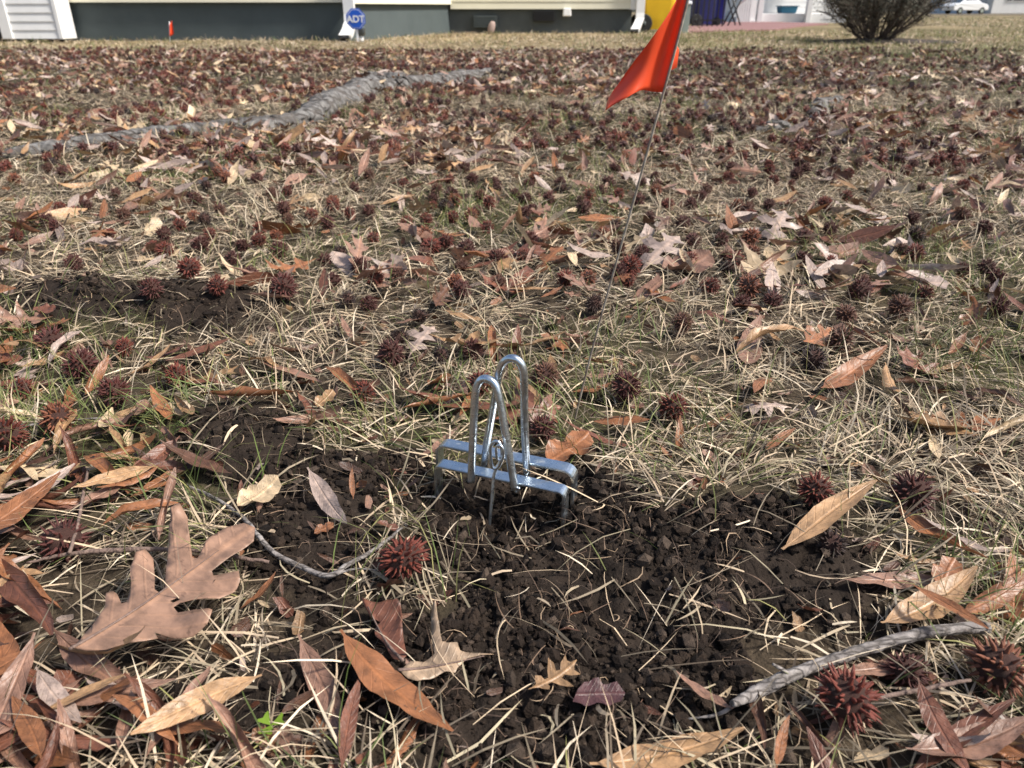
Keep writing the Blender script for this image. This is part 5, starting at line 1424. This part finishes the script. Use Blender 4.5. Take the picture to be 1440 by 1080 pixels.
obj('leaf_litter', mesh_np('leaf_litter', np.vstack(AV), np.vstack(AT), True, col=np.vstack(AC), uv=np.vstack(AU)), M_LEAFS, kind='stuff', label='distant brown fallen leaves covering the lawn', cat='leaves')

# ------------------------------------------------------------------ grass, straw and rootlets
def blades(x, y, length, width, az, e0, bend, curl, lift, K=4):
    n = len(x)
    C = np.zeros((n, K, 3)); C[:, 0, 0] = x; C[:, 0, 1] = y; C[:, 0, 2] = H(x, y) + lift
    el = e0.copy(); a = az.copy(); st = length / (K - 1)
    W_ = np.zeros((n, K, 3))
    for k in range(K):
        W_[:, k, 0] = -np.sin(a); W_[:, k, 1] = np.cos(a)
        if k < K - 1:
            C[:, k + 1, 0] = C[:, k, 0] + np.cos(el) * np.cos(a) * st
            C[:, k + 1, 1] = C[:, k, 1] + np.cos(el) * np.sin(a) * st
            C[:, k + 1, 2] = C[:, k, 2] + np.sin(el) * st
            hz = H(C[:, k + 1, 0], C[:, k + 1, 1]) + lift * 0.8
            C[:, k + 1, 2] = np.maximum(C[:, k + 1, 2], hz)
            el = el - bend; a = a + curl
    roll = rng.uniform(-0.7, 0.7, n)
    W_[:, :, 2] = np.sin(roll)[:, None]; W_[:, :, :2] *= np.cos(roll)[:, None, None]
    prof = np.interp(np.linspace(0, 1, K), [0, .3, .7, 1], [0.7, 1.0, 0.75, 0.0])
    V = []
    for k in range(K - 1):
        V.append(C[:, k] - W_[:, k] * (width * prof[k] / 2)[:, None]); V.append(C[:, k] + W_[:, k] * (width * prof[k] / 2)[:, None])
    V.append(C[:, K - 1])
    V = np.stack(V, 1); m = V.shape[1]
    T = []
    for k in range(K - 2):
        b = 2 * k; T += [(b, b + 1, b + 3), (b, b + 3, b + 2)]
    b = 2 * (K - 2); T.append((b, b + 1, b + 2))
    T = np.array(T)[None] + (np.arange(n) * m)[:, None, None]
    return V.reshape(-1, 3), T.reshape(-1, 3), m

STRAW = np.array([(0.62, 0.49, 0.34), (0.52, 0.405, 0.285), (0.74, 0.63, 0.48), (0.33, 0.27, 0.19), (0.22, 0.18, 0.13), (0.42, 0.36, 0.245), (0.13, 0.10, 0.072)])
GREEN = np.array([(0.11, 0.15, 0.04), (0.18, 0.20, 0.07), (0.09, 0.12, 0.035), (0.27, 0.26, 0.10)])
def shrub_bed(x, y): return ((x - SB.x - 0.15) / 0.8) ** 2 + ((y - SB.y) / 0.45) ** 2 < 1
def grass_band(n, y0, y1, lmin, lmax, wmin, wmax, lift, gfrac, soil_keep=0.05):
    y = np.sqrt(rng.uniform(y0 ** 2, y1 ** 2, n)) if y0 > 0.9 else rng.uniform(y0, y1, n)
    x = rng.uniform(-1, 1, n) * (0.16 + 0.80 * y)
    if y1 < 1.3:    # tufts
        kx = np.round(x / 0.022) * 0.022; ky = np.round(y / 0.022) * 0.022
        jx = _hash(np.round(x / 0.022), np.round(y / 0.022), 3) * 0.02; jy = _hash(np.round(x / 0.022), np.round(y / 0.022), 4) * 0.02
        tuft = rng.uniform(0, 1, n) < 0.55
        x = np.where(tuft, kx + jx + rng.normal(0, .0028, n), x); y = np.where(tuft, ky + jy + rng.normal(0, .0028, n), y)
    s = soil_mask(x, y) if y0 < 1.7 else np.zeros(n)
    thin = np.clip(0.75 + 0.9 * fbm(x * 9, y * 9, 2, 88), 0.25, 1) if y0 < 1.7 else np.ones(n)
    keep = (rng.uniform(0, 1, n) < thin * (1 - (1 - soil_keep) * s)) & ~inpoly_house(x, y)
    keep &= ~shrub_bed(x, y)
    if y1 < 1.3:
        uq, vq = project(x, y, np.zeros(n))
        pq = np.exp(-((uq - 70) / 150) ** 2 - ((vq - 880) / 220) ** 2) + np.exp(-((uq - 1330) / 170) ** 2 - ((vq - 1020) / 90) ** 2)
        keep &= rng.uniform(0, 1, n) > np.maximum(0.8 * pq, 0.45 * np.clip((vq - 820) / 120, 0, 1))
    keep &= ~((x > 3.2 * (y / 14)) & (y > 14.2) & (x < 9))
    x, y = x[keep], y[keep]; n = len(x)
    u, v = project(x, y, np.zeros(n))
    gm = np.clip(green_mask(x, y) * 0.8 + gfrac + 0.7 * np.exp(-((u - 220) / 150) ** 2 - ((v - 620) / 75) ** 2), 0, 0.85)
    isg = rng.uniform(0, 1, n) < gm
    ln = lmin + (lmax - lmin) * rng.beta(1.6, 2.4, n); wd = rng.uniform(wmin, wmax, n) * np.where(isg, 0.75, 1)
    e0 = np.where(isg, rng.uniform(0.3, 1.3, n), np.where(rng.uniform(0, 1, n) < 0.15, rng.uniform(0.4, 1.2, n), np.abs(rng.normal(0.03, 0.30, n)))); e0 = np.clip(e0, 0, 1.4)
    V, T, m = blades(x, y, ln, wd, np.where(rng.uniform(0, 1, n) < 0.7, 7.0 * fbm(x * 5, y * 5, 2, 101) + rng.normal(0, .75, n), rng.uniform(0, 6.283, n)), e0, rng.uniform(0.02, 0.35, n), rng.normal(0, .13, n), rng.uniform(0, lift, n))
    c = STRAW[rng.choice(len(STRAW), n, p=[.17, .16, .11, .16, .13, .14, .13])]; c = np.where(isg[:, None], GREEN[rng.integers(0, 4, n)], c)
    pl = pale_mask(x, y)[:, None]
    c = c * rng.uniform(.75, 1.15, n)[:, None]
    return V, T, np.repeat(c, m, 0)
parts = [grass_band(34000, 0.22, 1.0, 0.015, 0.085, 0.0004, 0.0019, 0.007, 0.05),
         grass_band(52000, 1.0, 2.0, 0.018, 0.075, 0.0006, 0.0022, 0.009, 0.04),
         grass_band(46000, 2.0, 4.0, 0.03, 0.075, 0.0012, 0.0030, 0.009, 0.04),
         grass_band(40000, 4.0, 8.3, 0.035, 0.08, 0.0024, 0.0048, 0.008, 0.04),
         grass_band(56000, 8.0, 15.5, 0.05, 0.10, 0.0050, 0.0085, 0.012, 0.05),
         grass_band(22000, 15.5, 34.0, 0.06, 0.12, 0.010, 0.02, 0.012, 0.10)]
off = 0; AV = []; AT = []; AC = []
for V, T, c in parts:
    AV.append(V); AT.append(T + off); AC.append(c); off += len(V)
obj('grass', mesh_np('grass', np.vstack(AV), np.vstack(AT), False, col=np.vstack(AC)), M_GRASS, kind='stuff', label='matted dead straw grass with some green blades', cat='grass')

# rootlets and straw bits on the soil
n = 9000
y = rng.uniform(0.25, 1.25, n); x = rng.uniform(-.6, .6, n) * (0.35 + y)
s = soil_mask(x, y); k = rng.uniform(0, 1, n) < s * np.clip(0.5 + fbm(x * 16, y * 16, 2, 12), 0.08, 1); x, y = x[k], y[k]; n = len(x)
V, T, m = blades(x, y, rng.uniform(.010, .05, n), rng.uniform(.0003, .0009, n), rng.uniform(0, 6.28, n), rng.uniform(0, 1.0, n), rng.uniform(-.3, .7, n), rng.normal(0, .7, n), rng.uniform(0, .003, n), K=7)
rc = np.array([(0.20, 0.13, 0.085), (0.12, 0.075, 0.05), (0.32, 0.23, 0.15), (0.08, 0.05, 0.035)])[rng.integers(0, 4, n)] * rng.uniform(.7, 1.2, n)[:, None]
obj('rootlets', mesh_np('rootlets', V, T, False, col=np.repeat(rc, m, 0)), M_ROOTLET, kind='stuff', label='fine wiry roots poking from the dug soil', cat='rootlets')
n = 260
y = rng.uniform(0.26, 0.75, n); x = rng.uniform(-.5, .5, n)
s = soil_mask(x, y); k = rng.uniform(0, 1, n) < s; x, y = x[k], y[k]; n = len(x)
V, T, m = blades(x, y, rng.uniform(.015, .05, n), rng.uniform(.0010, .0032, n), rng.uniform(0, 6.28, n), np.abs(rng.normal(0, .35, n)), rng.uniform(0, .4, n), rng.normal(0, .3, n), rng.uniform(0.002, .006, n), K=5)
rc = STRAW[rng.integers(0, 6, n)] * rng.uniform(.8, 1.2, n)[:, None]
obj('straw_bits', mesh_np('straw_bits', V, T, False, col=np.repeat(rc, m, 0)), M_GRASS, kind='stuff', label='loose straw bits on the bare soil', cat='straw')

# soil crumbs
bm = bmesh.new(); bmesh.ops.create_icosphere(bm, subdivisions=1, radius=1); IV = np.array([v.co[:] for v in bm.verts]); IT = np.array([[v.index for v in f.verts] for f in bm.faces]); bm.free()
n = 180000
y = rng.uniform(0.25, 1.25, n); x = rng.uniform(-.6, .6, n) * (0.35 + y)
s = soil_mask(x, y); k = rng.uniform(0, 1, n) < s * np.clip(0.55 + 0.9 * fbm(x * 11, y * 11, 2, 61), 0.12, 1) * np.where(y > 0.8, .5, 1); x, y = x[k], y[k]; n = len(x)
rad = np.clip(rng.lognormal(math.log(0.0012), 0.68, n), 0.0005, 0.0058)
jit = 1 + rng.normal(0, .22, (n, len(IV), 1)); sc = rng.uniform(.7, 1.25, (n, 1, 3))
V = IV[None] * jit * sc * rad[:, None, None]
V[:, :, 0] += x[:, None]; V[:, :, 1] += y[:, None]; V[:, :, 2] += (H(x, y) + rad * 0.35)[:, None]
T = IT[None] + (np.arange(n) * len(IV))[:, None, None]
cc = np.array([(0.020, 0.0135, 0.010), (0.032, 0.022, 0.016), (0.013, 0.009, 0.007), (0.065, 0.048, 0.037)])[rng.choice(4, n, p=[.33, .3, .17, .2])] * rng.uniform(.7, 1.2, n)[:, None]
print('crumbs', n)
obj('soil_crumbs', mesh_np('soil_crumbs', V.reshape(-1, 3), T.reshape(-1, 3), False, col=np.repeat(cc, len(IV), 0)), M_CRUMB, kind='stuff', label='loose dark crumbs of dug soil', cat='soil')

# green clover sprig
g = ground(385, 1042); cl = empty('clover_sprig', g, 'tiny bright green clover sprig on soil left of the leaves', 'plant')
obj('stem', mesh_np('stem', *tube_np([(0, 0, -.004), (0.001, 0, .008), (0, 0, .013)], .0005, 6)), M_CLOVER, cl)
for k in range(3):
    an = k * 2.1 + .4; V = [(0, 0, .013)]
    for q in range(9):
        b = an - .55 + 1.1 * q / 8; r = .0075 * (1 - .12 * math.cos((q - 4) * .9)); V.append((r * math.cos(b), r * math.sin(b), .0145 + .001 * abs(q - 4) / 4))
    obj('leaflet', mesh_np('leaflet', V, [(0, q, q + 1) for q in range(1, 9)]), M_CLOVER, cl)
print('objects', len(bpy.data.objects), 'tris', sum(len(m.polygons) for m in bpy.data.meshes))
